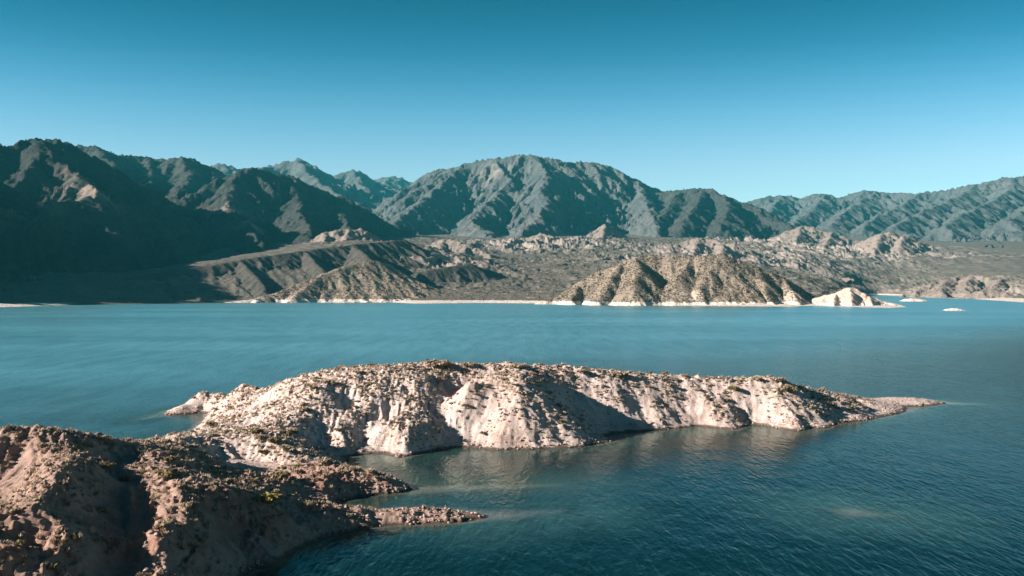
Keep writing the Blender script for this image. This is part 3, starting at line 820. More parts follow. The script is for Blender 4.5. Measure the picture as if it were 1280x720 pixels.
mountain("mountain", "knobbly dark summit at the right shoulder of the central mountain", [
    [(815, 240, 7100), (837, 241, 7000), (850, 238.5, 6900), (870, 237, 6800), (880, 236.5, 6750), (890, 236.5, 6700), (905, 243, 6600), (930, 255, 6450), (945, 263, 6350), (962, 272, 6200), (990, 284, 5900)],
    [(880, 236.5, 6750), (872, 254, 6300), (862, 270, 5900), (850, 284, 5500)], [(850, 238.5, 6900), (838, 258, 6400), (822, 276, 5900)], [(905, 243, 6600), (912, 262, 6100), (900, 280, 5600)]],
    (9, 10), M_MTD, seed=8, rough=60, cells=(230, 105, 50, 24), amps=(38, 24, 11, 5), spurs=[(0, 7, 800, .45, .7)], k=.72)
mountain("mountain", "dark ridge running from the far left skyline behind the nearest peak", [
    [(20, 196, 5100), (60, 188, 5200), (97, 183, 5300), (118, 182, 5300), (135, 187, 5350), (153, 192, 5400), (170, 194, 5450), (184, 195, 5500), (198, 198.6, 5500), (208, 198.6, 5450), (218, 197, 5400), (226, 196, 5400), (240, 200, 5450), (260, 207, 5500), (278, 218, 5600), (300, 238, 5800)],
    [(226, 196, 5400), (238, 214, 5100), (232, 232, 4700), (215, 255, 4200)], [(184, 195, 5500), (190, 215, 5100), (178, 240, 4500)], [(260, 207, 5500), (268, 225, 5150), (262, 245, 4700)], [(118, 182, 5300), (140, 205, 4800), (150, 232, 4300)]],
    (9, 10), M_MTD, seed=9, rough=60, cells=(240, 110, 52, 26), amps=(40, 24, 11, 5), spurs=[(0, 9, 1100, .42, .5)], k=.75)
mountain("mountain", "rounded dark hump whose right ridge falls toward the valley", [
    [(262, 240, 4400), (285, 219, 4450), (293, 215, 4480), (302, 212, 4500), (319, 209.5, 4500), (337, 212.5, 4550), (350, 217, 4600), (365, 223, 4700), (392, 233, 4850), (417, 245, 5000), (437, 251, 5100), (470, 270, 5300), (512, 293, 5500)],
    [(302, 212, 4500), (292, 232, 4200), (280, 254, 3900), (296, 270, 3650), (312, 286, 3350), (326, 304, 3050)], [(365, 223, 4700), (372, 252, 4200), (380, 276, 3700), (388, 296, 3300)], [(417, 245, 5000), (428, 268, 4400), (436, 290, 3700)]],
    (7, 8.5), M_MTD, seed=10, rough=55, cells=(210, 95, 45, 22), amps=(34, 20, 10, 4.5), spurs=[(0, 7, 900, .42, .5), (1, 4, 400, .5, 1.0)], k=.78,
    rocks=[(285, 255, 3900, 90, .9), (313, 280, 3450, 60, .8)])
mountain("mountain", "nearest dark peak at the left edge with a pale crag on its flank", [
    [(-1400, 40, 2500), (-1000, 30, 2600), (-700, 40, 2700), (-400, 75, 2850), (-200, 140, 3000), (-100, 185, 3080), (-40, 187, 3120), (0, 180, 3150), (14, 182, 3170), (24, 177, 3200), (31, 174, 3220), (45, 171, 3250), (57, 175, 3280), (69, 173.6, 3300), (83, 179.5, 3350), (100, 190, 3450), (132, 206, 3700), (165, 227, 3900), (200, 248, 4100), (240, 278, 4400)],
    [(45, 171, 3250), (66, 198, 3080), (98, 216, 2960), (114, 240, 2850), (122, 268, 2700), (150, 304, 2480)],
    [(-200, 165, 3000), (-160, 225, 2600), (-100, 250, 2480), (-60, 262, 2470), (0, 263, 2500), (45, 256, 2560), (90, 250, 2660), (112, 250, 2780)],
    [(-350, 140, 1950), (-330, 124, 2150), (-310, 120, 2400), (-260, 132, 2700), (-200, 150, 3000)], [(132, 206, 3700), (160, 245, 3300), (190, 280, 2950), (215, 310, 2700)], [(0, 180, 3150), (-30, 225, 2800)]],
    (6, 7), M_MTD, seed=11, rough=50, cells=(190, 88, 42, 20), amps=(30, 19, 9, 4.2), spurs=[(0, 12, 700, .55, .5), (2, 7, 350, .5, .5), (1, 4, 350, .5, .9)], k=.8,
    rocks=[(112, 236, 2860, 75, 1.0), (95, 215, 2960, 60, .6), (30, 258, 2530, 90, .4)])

# ---- hills of the far shore
hill_info = []


def hill(label, ridges, res, mat, **kw):
    kw.setdefault('cells', (70, 33, 15)); kw.setdefault('amps', (3.6, 2.4, 1.3)); kw.setdefault('pad', 260); kw.setdefault('warp', (5, 90)); kw.setdefault('L', 400); kw.setdefault('rr', 6)
    o, g = mountain("hill", label, ridges, res, mat, cat="hill", floor=-3, bury=3, **kw)
    hill_info.append(g)
    return g


H_A = hill("broad tan shrub dotted hill on the far shore with a dark hollow near its left top", [
    [(672, 379, 1980), (690, 376, 1990), (705, 370, 2000), (730, 349, 2030), (748, 340, 2040), (764, 334, 2040), (776, 328, 2040), (789, 323.6, 2040), (800, 320.5, 2045), (813, 318, 2050), (830, 321, 2045), (840, 320, 2035), (867, 322, 2020), (885, 320, 2005), (902, 318.6, 2000), (922, 325.5, 2000), (943, 332, 2000), (960, 339, 1995), (977, 346, 1990), (995, 358, 1975), (1012, 369, 1960), (1030, 380, 1930)],
    [(795, 321.5, 2042), (799, 336, 1965), (794, 354, 1905), (782, 376, 1868)], [(776, 328, 2040), (764, 350, 1955), (748, 375, 1880)], [(862, 322, 2022), (850, 344, 1935), (845, 374, 1868)], [(902, 318.6, 2000), (887, 338, 1950), (873, 360, 1895), (868, 377, 1862)], [(943, 332, 2000), (955, 352, 1930), (962, 376, 1858)], [(977, 346, 1990), (990, 364, 1905), (998, 380, 1850)], [(920, 325, 2000), (918, 350, 1930), (916, 376, 1860)], [(722, 356, 2020), (714, 374, 1930)]],
    (2.6, 2.6), M_HILL, seed=21, k=.82, L=300, rough=6, rocks=[(870, 372, 1872, 16, 1.0), (985, 372, 1880, 30, .9)])
hill("pale cliff promontory at the right tip of the shrub dotted hill", [
    [(1000, 379, 1900), (1012, 375, 1900), (1030, 370, 1890), (1045, 365.5, 1880), (1055, 361, 1872), (1062, 359.5, 1868), (1070, 360.5, 1864), (1078, 365, 1860), (1090, 371, 1850), (1110, 378, 1838), (1124, 381.5, 1825), (1133, 383.2, 1790)],
    [(1045, 366, 1880), (1042, 380, 1800)], [(1062, 359.5, 1868), (1064, 376, 1800), (1066, 382, 1770)], [(1085, 369, 1852), (1090, 380, 1780)]],
    (1.8, 1.8), M_PALE, seed=22, rough=5, k=.85, rr=2.5, L=60, cells=(26, 13, 6), amps=(3.2, 2.0, 1.0), pad=140, base_rock=0.48, warp=(3, 40))
hill("tan rounded mound on the left far shore with a dark right side", [
    [(280, 379, 2120), (310, 374, 2160), (340, 367, 2200), (365, 358, 2240), (390, 348, 2290), (405, 342, 2320), (420, 336, 2350), (440, 330, 2390), (455, 327, 2420), (470, 326, 2440), (484, 330, 2460), (502, 341, 2470), (524, 356, 2480)],
    [(322, 372, 2170), (318, 378, 2120)], [(398, 346, 2300), (372, 366, 2180), (358, 377, 2120)]],
    (2.9, 2.9), M_HILL, seed=23, k=.60, L=300, rough=3.5, rocks=[(310, 374, 2150, 50, .6), (370, 374, 2120, 60, .6)])
hill("long dark terrace scarp along the left far shore with a lit upper edge", [
    [(-60, 359, 2050), (0, 357, 2080), (60, 355, 2110), (110, 352.5, 2150), (150, 349, 2190), (200, 342, 2270), (250, 334, 2360), (300, 325, 2460), (350, 317, 2580), (400, 311, 2720), (450, 305, 2860), (505, 300, 3050)],
    [(200, 342, 2270), (214, 362, 2150), (222, 377, 2070)], [(300, 325, 2460), (324, 350, 2290), (338, 376, 2150)], [(380, 313, 2660), (402, 336, 2480), (410, 352, 2350)], [(110, 352.5, 2150), (124, 368, 2060)], [(440, 306, 2840), (462, 322, 2640)]],
    (4, 4), M_SCARP, rough=5, seed=36, k=.56, L=400, cells=(60, 28, 13), amps=(5, 3, 1.6), sand=0.0)
hill("dark wedge shaped ridge in the middle of the far plain", [
    [(504, 352, 2480), (512, 346, 2520), (521, 341, 2560), (541, 337, 2600), (565, 333, 2650), (586, 329, 2700), (602, 335, 2760), (624, 342, 2820)], [(521, 341, 2560), (516, 354, 2430)]],
    (3.4, 3.4), M_SCARP, rough=5, seed=24, k=.66, L=250)
hill("low shrubby bank at the water's edge left of the white beach", [[(478, 376, 2240), (490, 370, 2280), (504, 366, 2300), (522, 362.5, 2320), (545, 365, 2330), (556, 371, 2330)]], (3, 3), M_HILL, seed=25, k=.6, L=120, cells=(40, 19), amps=(3, 1.5), pad=150)
hill("pinkish rocky outcrop below the dark left mountains", [[(390, 307, 3240), (400, 297, 3280), (408, 290, 3300), (420, 288, 3300), (435, 287, 3320), (451, 285, 3350), (462, 291, 3380), (476, 300, 3420)], [(408, 290, 3300), (404, 304, 3150)], [(437, 287, 3320), (428, 305, 3150)]],
     (4, 4), M_BAD, rough=21.6, seed=26, k=.85, L=250, cells=(60, 28, 13), amps=(9, 6, 3), base_rock=0.42)
hill("two topped rocky hill behind the dark wedge ridge", [[(488, 326, 3150), (500, 318, 3200), (512, 311, 3200), (525, 308, 3200), (536, 310, 3200), (550, 318, 3150), (568, 328, 3100)], [(525, 308, 3200), (518, 326, 3000)]],
     (4, 4), M_BAD, rough=21.6, seed=27, k=.75, L=250, cells=(60, 28, 13), amps=(9, 6, 3), base_rock=0.27)
hill("rugged rocky ridge at the foot of the central mountain's left face", [[(530, 306, 3650), (545, 302, 3650), (556, 298, 3650), (566, 299, 3600), (585, 307, 3500), (600, 313, 3420), (616, 320, 3350)], [(556, 298, 3650), (548, 316, 3400)], [(585, 307, 3500), (574, 322, 3250)]],
     (4, 4), M_BAD, rough=26.4, seed=28, k=.75, L=250, cells=(70, 32, 15), amps=(11, 7, 3.5), base_rock=0.30)
hill("small lit rock pyramid standing before the central mountain", [[(734, 297, 4850), (746, 288, 4930), (757, 279.5, 5000), (764, 286, 5000), (778, 296, 4950)], [(757, 279.5, 5000), (752, 300, 4650)]],
     (6, 6), M_BAD, rough=26.4, seed=29, k=.8, L=400, cells=(80, 38, 18), amps=(11, 7, 3.5), base_rock=0.30)
hill("pinkish jagged badland ridge below the central mountain", [[(620, 312, 4500), (640, 302, 4520), (660, 296, 4520), (676, 292, 4500), (690, 296, 4450), (712, 304, 4350), (735, 312, 4250)], [(676, 292, 4500), (668, 314, 4150)], [(700, 299, 4400), (690, 316, 4050)], [(648, 300, 4520), (640, 318, 4200)]],
     (5, 5), M_BAD, rough=33.6, seed=30, k=.75, L=300, cells=(80, 38, 18), amps=(14, 9, 4), base_rock=0.36)
hill("rounded pale rocks behind the top of the shrub dotted hill", [[(835, 311, 3950), (852, 304, 4000), (868, 298.5, 4000), (884, 299, 4000), (900, 303, 3950), (918, 306, 3920), (938, 313, 3900)], [(872, 298.5, 4000), (866, 318, 3700)], [(905, 304, 3950), (900, 320, 3650)]],
     (4.5, 4.5), M_BAD, rough=28.8, seed=31, k=.75, L=250, cells=(70, 32, 15), amps=(12, 7, 3.5), base_rock=0.48)
hill("craggy lit ridge in the right middle distance", [[(975, 292, 5650), (990, 286, 5650), (1002, 282.5, 5600), (1018, 284, 5550), (1040, 291, 5500), (1060, 297, 5450), (1082, 304, 5400)], [(1002, 282.5, 5600), (995, 304, 5150)], [(1040, 291, 5500), (1030, 310, 5000)]],
     (6, 6), M_BAD, rough=33.6, seed=32, k=.7, L=400, cells=(90, 42, 20), amps=(14, 9, 4), base_rock=0.24)
hill("tilted pale badland block with a dark right face under the right range", [[(1075, 303, 5250), (1090, 296, 5220), (1102, 292, 5200), (1114, 291, 5200), (1130, 293.5, 5200), (1148, 301, 5200), (1166, 310, 5200)], [(1102, 292, 5200), (1094, 310, 4850)], [(1130, 293.5, 5200), (1124, 312, 4800)]],
     (6, 6), M_BAD, rough=36, seed=33, k=.7, L=400, cells=(90, 42, 20), amps=(15, 9, 4), base_rock=0.45)
hill("reddish rocky bluff at the right edge of the far shore", [[(1150, 360, 3150), (1168, 353, 3180), (1182, 349, 3200), (1200, 347, 3220), (1214, 344, 3220), (1230, 346, 3180), (1250, 350, 3120), (1275, 355, 3050), (1300, 358, 2980)], [(1182, 349, 3200), (1176, 365, 2950)], [(1214, 344, 3220), (1206, 362, 2960)], [(1250, 350, 3120), (1240, 367, 2850)]],
     (4, 4), M_BAD, rough=24, seed=34, k=.7, L=200, cells=(60, 28, 13), amps=(10, 7, 3), base_rock=0.33)
hill("small reddish knob beside the right sandy beach", [[(1205, 372, 2800), (1220, 364, 2780), (1232, 360.5, 2760), (1246, 363, 2740), (1270, 370, 2700)]],
     (4, 4), M_BAD, rough=14.4, seed=35, k=.7, L=150, cells=(50, 24, 12), amps=(6, 4, 2), base_rock=0.30, pad=160)


# ---- two islets in the bay
def islet(label, a, b, height, seed):
    p, q = np.array(WH(*a, 0)), np.array(WH(*b, 0))
    c = (p + q) / 2; hx = abs(q[0] - p[0]) / 2; hy = hx * 0.9
    xs = np.linspace(c[0] - hx * 1.3, c[0] + hx * 1.3, 70); ys = np.linspace(c[1] - hy * 1.3, c[1] + hy * 1.3, 60)
    X, Y = np.meshgrid(xs, ys)
    r = np.hypot((X - c[0]) / hx, (Y - c[1]) / hy) + fbm(X, Y, hx * .5, 3, seed) * 0.16
    Hh = height * (1 - r ** 1.6) + fbm(X, Y, hx * .3, 3, seed + 2) * height * .22
    me = grid_mesh("islet", xs, ys, Hh, Hh > -1.5, M_PALE, {"rock": np.full(X.shape, .3), "sand": np.ones(X.shape)})
    return tag(link("islet", me), label, "islet", "islets in the far bay", "thing"), X, Y, Hh


islet("long low sandy islet near the beach of the far bay", (1125, 376.5), (1160, 376.5), 8.5, 1)
islet("small flat white islet alone in open water at the right", (1179, 388), (1206, 388), 3.6, 2)

# ================================================================== SHRUBS
rng = np.random.default_rng(12)


def shrub_mesh(name, mats, n, seed, wide=1.0, stems=6, leaf=0.16, split=False):
    """a dome of leafy sprays on forked stems; unit radius about 1, height about 0.8"""
    r = np.random.default_rng(seed)
    V, T = [], []
    clumps = [(r.uniform(-.62, .62) * wide, r.uniform(-.62, .62), r.uniform(.28, .62), r.uniform(.24, .40)) for _ in range(9)]
    for i in range(n):
        cx, cy, cz, cr = clumps[r.integers(len(clumps))]
        d = r.normal(size=3); d /= np.linalg.norm(d)
        p = np.array([cx, cy, cz]) + d * cr * r.uniform(.55, 1.05) * np.array([1, 1, .75])
        p[2] = max(p[2], .03)
        a = r.normal(size=3); a /= np.linalg.norm(a); b = np.cross(a, d + r.normal(size=3) * .5); b /= np.linalg.norm(b) + 1e-6
        s = leaf * r.uniform(.6, 1.3)
        k = len(V)
        V += [p - a * s, p + b * s * .55, p + a * s, p - b * s * .55]
        T += [(k, k + 1, k + 2), (k, k + 2, k + 3)]
    leaf_v, leaf_t = np.array(V), np.array(T)
    V, T = [], []
    for cx, cy, cz, cr in clumps[:stems]:
        base = np.array([cx * .15, cy * .15, -.12]); tip = np.array([cx, cy, cz + cr * .4]); mid = (base + tip) / 2 + r.normal(size=3) * .06
        ring = []
        for q, rad in ((base, .035), (mid, .022), (tip, .008)):
            k = len(V)
            for j in range(4):
                an = j * math.pi / 2
                V.append(q + np.array([math.cos(an) * rad, math.sin(an) * rad, 0]))
            ring.append(k)
        for u, v in zip(ring[:-1], ring[1:]):
            for j in range(4):
                a, b, c, d = u + j, u + (j + 1) % 4, v + (j + 1) % 4, v + j
                T += [(a, b, c), (a, c, d)]
    stem_v, stem_t = np.array(V), np.array(T)
    if split:
        return (mesh_from("foliage", leaf_v, leaf_t, mats[0], smooth=False, n=3), mesh_from("stems", stem_v, stem_t, M_WOOD, n=3))
    me = mesh_from(name, np.concatenate([leaf_v, stem_v]), np.concatenate([leaf_t, stem_t + len(leaf_v)]), [mats[0], M_WOOD], smooth=False, n=3)
    mi = np.zeros(len(leaf_t) + len(stem_t), np.int32); mi[len(leaf_t):] = 1
    me.polygons.foreach_set("material_index", mi)
    return me


def pick(px, py):
    """ground point of the near land seen at a pixel"""
    d = np.arange(85, 345, 0.15)
    x = (px - CX) / FPX * d; z = CAM_H - (py - HY) / FPX * d
    g = near_h(x, d)
    hit = np.nonzero(g >= z)[0]
    if len(hit) == 0 or g[hit[0]] < 0.2: return None
    i = hit[0]
    return x[i], d[i], g[i]


BIG = {m: [shrub_mesh("foliage", [mm], 700, s, split=True) for s in (1, 2)] for m, mm, in (("olive", M_L1), ("tan", M_L2), ("yellow", M_L3))}
named = [  # px, py of the base, pixel width, kind, label
    (336, 629, 34, "yellow", "bright yellow green shrub on the red rim above the shaded scoop"),
    (212, 596, 32, "olive", "big olive shrub on the headland spur below the crest"),
    (131, 588, 24, "olive", "olive shrub on the slope under the headland crest"),
    (158, 602, 20, "olive", "dull olive shrub in the upper part of the wide dark gully"),
    (130, 640, 22, "tan", "dry tan shrub on the edge of the gully beside the left rock buttress"),
    (236, 636, 22, "tan", "tan shrub topping the pale rock column of the headland"),
    (214, 577, 18, "olive", "shrub just below the headland saddle, uphill of the big olive one"),
    (288, 605, 18, "tan", "grey tan shrub in the shade above the reddish rim"),
    (350, 600, 26, "olive", "dark shrub in the shaded bowl under the neck ridge"),
    (98, 556, 16, "tan", "spiky tan shrub on the headland skyline left of the bay"),
    (546, 459, 36, "tan", "widest bushy clump on the skyline of the peninsula"),
    (587, 458, 22, "tan", "tan clump right of the widest one on the peninsula skyline"),
    (648, 460, 24, "tan", "clump on the skyline at the head of the big shaded hollow"),
    (726, 466, 18, "tan", "low clump on the skyline above the big shaded hollow"),
    (775, 471, 22, "tan", "rounded clump on the skyline right of the big hollow"),
    (916, 489, 16, "yellow", "upright yellowish shrub on the front of the right knoll"),
    (945, 475, 16, "tan", "clump crowning the right knoll"),
    (985, 490, 22, "olive", "olive shrub on the right shoulder of the right knoll"),
    (972, 477, 20, "tan", "wide tan clump at the right end of the knoll top"),
    (377, 514, 18, "tan", "tan round shrub low on the left slope of the peninsula"),
    (264, 533, 16, "olive", "olive shrub above the water of the left bay"),
    (318, 543, 22, "olive", "olive shrub on the neck ridge above the shaded bowl"),
    (344, 553, 18, "olive", "shrub at the lit edge of the shaded bowl"),
    (364, 545, 20, "olive", "olive shrub on the slope between neck ridge and cove"),
    (356, 562, 16, "tan", "tan shrub on the last lit ground before the shaded bowl"),
    (411, 480, 18, "tan", "reddish tan shrub high on the left end of the peninsula"),
    (449, 466, 14, "tan", "small spiky shrub on the left skyline of the peninsula"),
    (405, 581, 24, "tan", "pale bushy clump at the root of the red ledge spit"),
]
G_SH = "shrubs on the near land"
done_xy = []
for k, (px, py, w, kind, lab) in enumerate(named):
    q = pick(px, py)
    if q is None: continue
    rad = w / FPX * q[1] / 2 * 1.05
    r = tag(bpy.data.objects.new("shrub", None), lab, "shrub", G_SH)
    COL.objects.link(r)
    fm, sm = BIG[kind][k % 2]
    link("foliage", fm, r); link("stems", sm, r)
    r.location = (q[0], q[1], q[2] - 0.03); r.rotation_euler = (0, 0, rng.uniform(0, 6.28))
    r.scale = (rad * 1.1, rad * rng.uniform(.9, 1.1), rad * (rng.uniform(.5, .65) if py < 478 else rng.uniform(.75, .95)))
    done_xy.append((q[0], q[1], rad))

SMALL = [shrub_mesh("shrub", [m], 150, 10 + i, leaf=.26, stems=5) for i, m in enumerate((M_L1, M_L2, M_L2, M_TUFT))]


def zone(x, y, h):
    px = CX + x / y * FPX
    py = HY + (CAM_H - h) / y * FPX
    if y > 214:
        if px > 1000: return "low dry shrub on the thin right tail of the peninsula", "shrubs of the peninsula tail"
        if px > 880: return "low dry shrub on the right knoll of the peninsula", "shrubs of the right knoll"
        if px < 420:
            if py > 533: return "low dry shrub on the neck joining headland and peninsula", "shrubs of the neck"
            if h > 10: return "low dry shrub high on the left end of the peninsula", "shrubs of the upper left peninsula"
            return "low dry shrub low on the left slope of the peninsula", "shrubs of the lower left peninsula slope"
        if h > 12.5:
            if px > 670: return "low dry shrub on the crest above the big shaded hollow", "shrubs above the shaded hollow"
            if px > 540: return "low dry shrub on the middle of the peninsula's bushy top", "shrubs of the middle top"
            return "low dry shrub on the left part of the peninsula's bushy top", "shrubs of the left top"
        return "low dry shrub on a spur of the peninsula's front", "shrubs of the peninsula front"
    if h > 11: return "low dry shrub high on the brown headland", "shrubs of the upper headland"
    if px < 110: return "low dry shrub on the leftmost spur of the brown headland", "shrubs of the leftmost spur"
    if px < 180: return "low dry shrub in the wide dark gully of the headland", "shrubs of the dark gully"
    if px < 262: return "low dry shrub on the headland spur above the pale rock column", "shrubs of the column spur"
    if py < 615: return "low dry shrub in the bowl between headland and red ledge", "shrubs of the bowl"
    return "low dry shrub on the rim and slope above the low thin spit", "shrubs above the thin spit"


cand = np.stack([rng.uniform(-110, 130, 60000), rng.uniform(95, 312, 60000)], 1)
ch = near_h(cand[:, 0], cand[:, 1]); cv = grid_at(veg, cand[:, 0], cand[:, 1])
cpx = CX + cand[:, 0] / cand[:, 1] * FPX; cpy = HY + (CAM_H - ch) / cand[:, 1] * FPX
ok = (ch > 1.6) & (cv > 0.35) & (cpx > -15) & (cpx < 1290) & (cpy < 735)
cand, ch, cv = cand[ok], ch[ok], cv[ok]


def visible(x, y, z):
    t = np.linspace(0.55, 0.985, 60)
    g = near_h(x * t, y * t)
    return not np.any(g > CAM_H + (z + 0.8 - CAM_H) * t)


n_ind = 0; tufts = []
for (x, y), h, v in zip(cand, ch, cv):
    if n_ind >= 262: break
    if rng.random() > v: continue
    rad = float(rng.uniform(.55, 1.15))
    if any((x - a) ** 2 + (y - b) ** 2 < (rad + c) ** 2 * 1.4 for a, b, c in done_xy): continue
    if not visible(x, y, h): continue
    o = bpy.data.objects.new("shrub", SMALL[n_ind % 4]); COL.objects.link(o)
    lab, grp = zone(x, y, h); tag(o, lab, "shrub", grp)
    o.location = (x, y, h - .04); o.rotation_euler = (0, 0, rng.uniform(0, 6.28)); o.scale = (rad * 1.1, rad, rad * rng.uniform(.7, 1.05))
    done_xy.append((x, y, rad)); n_ind += 1

# uncounted tussocks between the shrubs
P = np.stack([rng.uniform(-110, 130, 300000), rng.uniform(95, 312, 300000)], 1)
ph = near_h(P[:, 0], P[:, 1]); pv = grid_at(veg, P[:, 0], P[:, 1])
cl = sstep(-0.1, 0.5, fbm(P[:, 0], P[:, 1], 5, 2, 77))
sel = (ph > 1.3) & (rng.random(len(P)) < (pv * (0.15 + 0.75 * cl) + 0.012) * 0.40)
P, ph = P[sel][:30000], ph[sel][:30000]
n = len(P)
base_t = []
for i in range(7):
    a = i * 2 * math.pi / 7
    base_t.append(np.array([[math.cos(a) * .15 - math.sin(a) * .28, math.sin(a) * .15 + math.cos(a) * .28, -.1], [math.cos(a) * .15 + math.sin(a) * .28, math.sin(a) * .15 - math.cos(a) * .28, -.1], [math.cos(a) * .62, math.sin(a) * .62, .42 + .12 * (i % 3)]]))
base_t += [np.array([[-.4, .1, .12], [.35, .2, .15], [.05, -.05, .72]]), np.array([[.3, -.3, .1], [-.3, -.3, .15], [0, .1, .68]])]
B = np.concatenate(base_t)
sz = rng.uniform(.34, .90, n); an = rng.uniform(0, 6.28, n)
ca, sa = np.cos(an)[:, None], np.sin(an)[:, None]
jit = 1 + rng.normal(size=(n, len(B), 3)) * .22
Bx = B[None] * jit
V = np.stack([P[:, :1] + (Bx[:, :, 0] * ca - Bx[:, :, 1] * sa) * sz[:, None], P[:, 1:] + (Bx[:, :, 0] * sa + Bx[:, :, 1] * ca) * sz[:, None], ph[:, None] - .02 + Bx[:, :, 2] * sz[:, None]], -1).reshape(-1, 3)
me = mesh_from("tussock_scrub", V, np.arange(len(V)).reshape(-1, 3), M_TUFT, smooth=False, n=3)
tag(link("tussock_scrub", me), "countless low dry tussocks between the shrubs", "scrub", kind="stuff")

# shrubs speckling the far hills and plain, too small to count
SX, SY, SZ = [], [], []
for gi, cnt, smin in ((0, 10000, 3.5), (2, 4600, 3.0), (4, 500, 2.0)):
    xs, ys, Hm = hill_info[gi]
    x = rng.uniform(xs[0], xs[-1], cnt * 6); y = rng.uniform(ys[0], ys[-1], cnt * 6)
    i = np.searchsorted(xs, x) - 1; j = np.searchsorted(ys, y) - 1
    i = np.clip(i, 0, len(xs) - 2); j = np.clip(j, 0, len(ys) - 2)
    a = (x - xs[i]) / res if False else np.clip((x - xs[i]) / (xs[1] - xs[0]), 0, 1); b = np.clip((y - ys[j]) / (ys[1] - ys[0]), 0, 1)
    h = (Hm[j, i] * (1 - a) + Hm[j, i + 1] * a) * (1 - b) + (Hm[j + 1, i] * (1 - a) + Hm[j + 1, i + 1] * a) * b
    okk = (h > 5.5) & (h > far_rbf(x, y) + 2) & (rng.random(len(x)) < 0.15 + sstep(-0.40, 0.30, fbm(x, y, 38, 3, 121)))
    SX.append(x[okk][:cnt]); SY.append(y[okk][:cnt]); SZ.append(h[okk][:cnt])
x = rng.uniform(-500, 1300, 30000); y = rng.uniform(1850, 3300, 30000)
i = np.clip(np.searchsorted(fxs, x), 0, len(fxs) - 1); j = np.clip(np.searchsorted(fys, y), 0, len(fys) - 1)
h = PH[j, i]; okk = (h > 4.5)
SX.append(x[okk][:11000]); SY.append(y[okk][:11000]); SZ.append(h[okk][:11000])
x, y, h = np.concatenate(SX), np.concatenate(SY), np.concatenate(SZ)
n = len(x)
oct_v = np.array([[1, 0, .25], [0, 1, .35], [-1, 0, .25], [0, -1, .3], [.1, 0, 1.0], [0, 0, -.4]])
oct_t = np.array([[0, 1, 4], [1, 2, 4], [2, 3, 4], [3, 0, 4], [1, 0, 5], [2, 1, 5], [3, 2, 5], [0, 3, 5]])
s = rng.uniform(.8, 2.2, n)
vv = oct_v[None] * (1 + rng.normal(size=(n, 6, 3)) * .22) * s[:, None, None]
an = rng.uniform(0, 6.28, n); ca, sa = np.cos(an)[:, None], np.sin(an)[:, None]
V = np.stack([x[:, None] + vv[:, :, 0] * ca - vv[:, :, 1] * sa, y[:, None] + vv[:, :, 0] * sa + vv[:, :, 1] * ca, h[:, None] + vv[:, :, 2]], -1).reshape(-1, 3)
T = (oct_t[None] + (np.arange(n) * 6)[:, None, None]).reshape(-1, 3)
me = mesh_from("far_scrub", V, T, M_SCRUB, smooth=False, n=3)
tag(link("far_scrub", me), "dark shrubs speckling the hills and plain of the far shore", "scrub", kind="stuff")


# ================================================================== ROCKS
def rock_mesh(seed, sub=2):
    import bmesh
    bm = bmesh.new(); bmesh.ops.create_icosphere(bm, subdivisions=sub, radius=1)
    r = np.random.default_rng(seed)
    planes = [(lambda d: d / np.linalg.norm(d))(r.normal(size=3)) for _ in range(9)]
    for v in bm.verts:
        c = np.array(v.co)
        for p in planes:
            e = c @ p - r.uniform(.62, .66)
            if e > 0: c = c - p * e
        v.co = c * np.array([1, .8, .62]) + r.normal(size=3) * .03
    me = bpy.data.meshes.new("boulder"); bm.to_mesh(me); bm.free(); me.materials.append(M_ROCK)
    return me


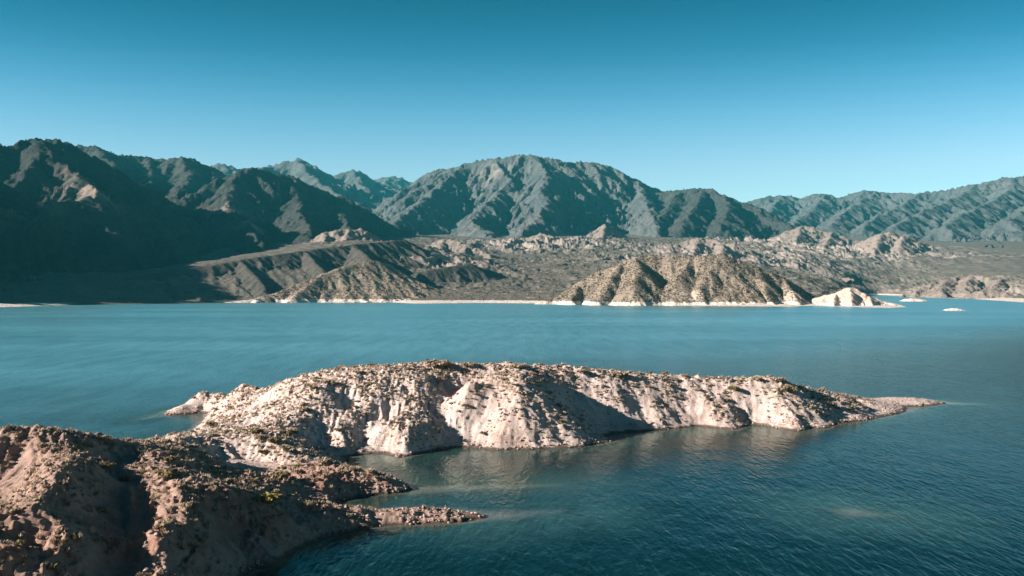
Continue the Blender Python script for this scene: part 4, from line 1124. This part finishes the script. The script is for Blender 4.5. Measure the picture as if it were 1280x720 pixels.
RK = [rock_mesh(i, 1) for i in range(5)]
zones_r = [((215, 690, 6), 9, 60, "angular boulder in the rubble at the foot of the pale rock column", "boulders under the pale rock column"),
           ((470, 612, 1), 14, 45, "dark boulder along the shore of the red ledge spit", "boulders of the red ledge spit"),
           ((520, 650, 1), 16, 40, "pale rock on the low thin spit", "rocks of the low thin spit"),
           ((700, 552, 1.5), 14, 45, "boulder at the waterline below the peninsula's middle spur", "boulders under the middle spur"),
           ((1000, 530, 1.5), 14, 40, "boulder at the waterline under the right knoll", "boulders under the right knoll"),
           ((505, 568, 1.0), 5, 16, "boulder on the little point at the mouth of the cove", "boulders of the cove point")]
for c, r, cnt, lab, grp in zones_r:
    q = WH(*c); k = 0
    for _ in range(4000):
        if k >= cnt: break
        x, y = q[0] + rng.normal() * r * .6, q[1] + rng.normal() * r * .45
        h = float(near_h(x, y))
        if not (0.0 < h < (8.5 if c[2] > 4 else 2.2)) or not visible(x, y, h): continue
        o = bpy.data.objects.new("boulder", RK[k % 5]); COL.objects.link(o); tag(o, lab, "boulder", grp)
        s = float(rng.uniform(.22, .62))
        o.location = (x, y, h + s * .12); o.rotation_euler = tuple(rng.uniform(-.5, .5, 2)) + (rng.uniform(0, 6.28),); o.scale = (s, s * rng.uniform(.7, 1.1), s * rng.uniform(.8, 1.1))
        k += 1
# loose rubble too small to count
P = np.stack([rng.uniform(-110, 146, 200000), rng.uniform(95, 334, 200000)], 1)
ph = near_h(P[:, 0], P[:, 1]); rz = grid_at(rubble_zone, P[:, 0], P[:, 1]); sl = grid_at(slope, P[:, 0], P[:, 1])
sel = (ph > 0.02) & (rng.random(len(P)) < rz * .75 + .05)
P, ph = P[sel][:15000], ph[sel][:15000]; n = len(P)
s = rng.uniform(.10, .36, n) 
vv = oct_v[None] * (1 + rng.normal(size=(n, 6, 3)) * .28) * s[:, None, None]; vv[:, :, 2] *= .8
V = np.stack([P[:, :1] + vv[:, :, 0], P[:, 1:] + vv[:, :, 1], ph[:, None] + vv[:, :, 2]], -1).reshape(-1, 3)
T = (oct_t[None] + (np.arange(n) * 6)[:, None, None]).reshape(-1, 3)
me = mesh_from("rubble", V, T, M_ROCK, smooth=False, n=3)
tag(link("rubble", me), "loose stones strewn along the shores of the near land", "rubble", kind="stuff")

# ================================================================== AIR
hz = NT("valley_haze")
pv = hz.n.new("ShaderNodeVolumePrincipled")
pv.inputs['Color'].default_value = (0.06, 0.52, 0.64, 1)
pv.inputs['Density'].default_value = 2.4e-5
pv.inputs['Anisotropy'].default_value = 0.0
hz.l.new(pv.outputs[0], hz.out.inputs['Volume'])
x0, x1, y0, y1, z0, z1 = -9500, 9500, -700, 16000, -30, 1900
V = np.array([(x0, y0, z0), (x1, y0, z0), (x1, y1, z0), (x0, y1, z0), (x0, y0, z1), (x1, y0, z1), (x1, y1, z1), (x0, y1, z1)])
Q = np.array([(3, 2, 1, 0), (4, 5, 6, 7), (0, 1, 5, 4), (1, 2, 6, 5), (2, 3, 7, 6), (3, 0, 4, 7)])
tag(link("haze", mesh_from("haze", V, Q, hz.m, smooth=False)), "thin bluish air filling the valley", "haze", kind="stuff")
print("TRIS", sum(len(o.data.polygons) for o in COL.objects if o.type == 'MESH'))
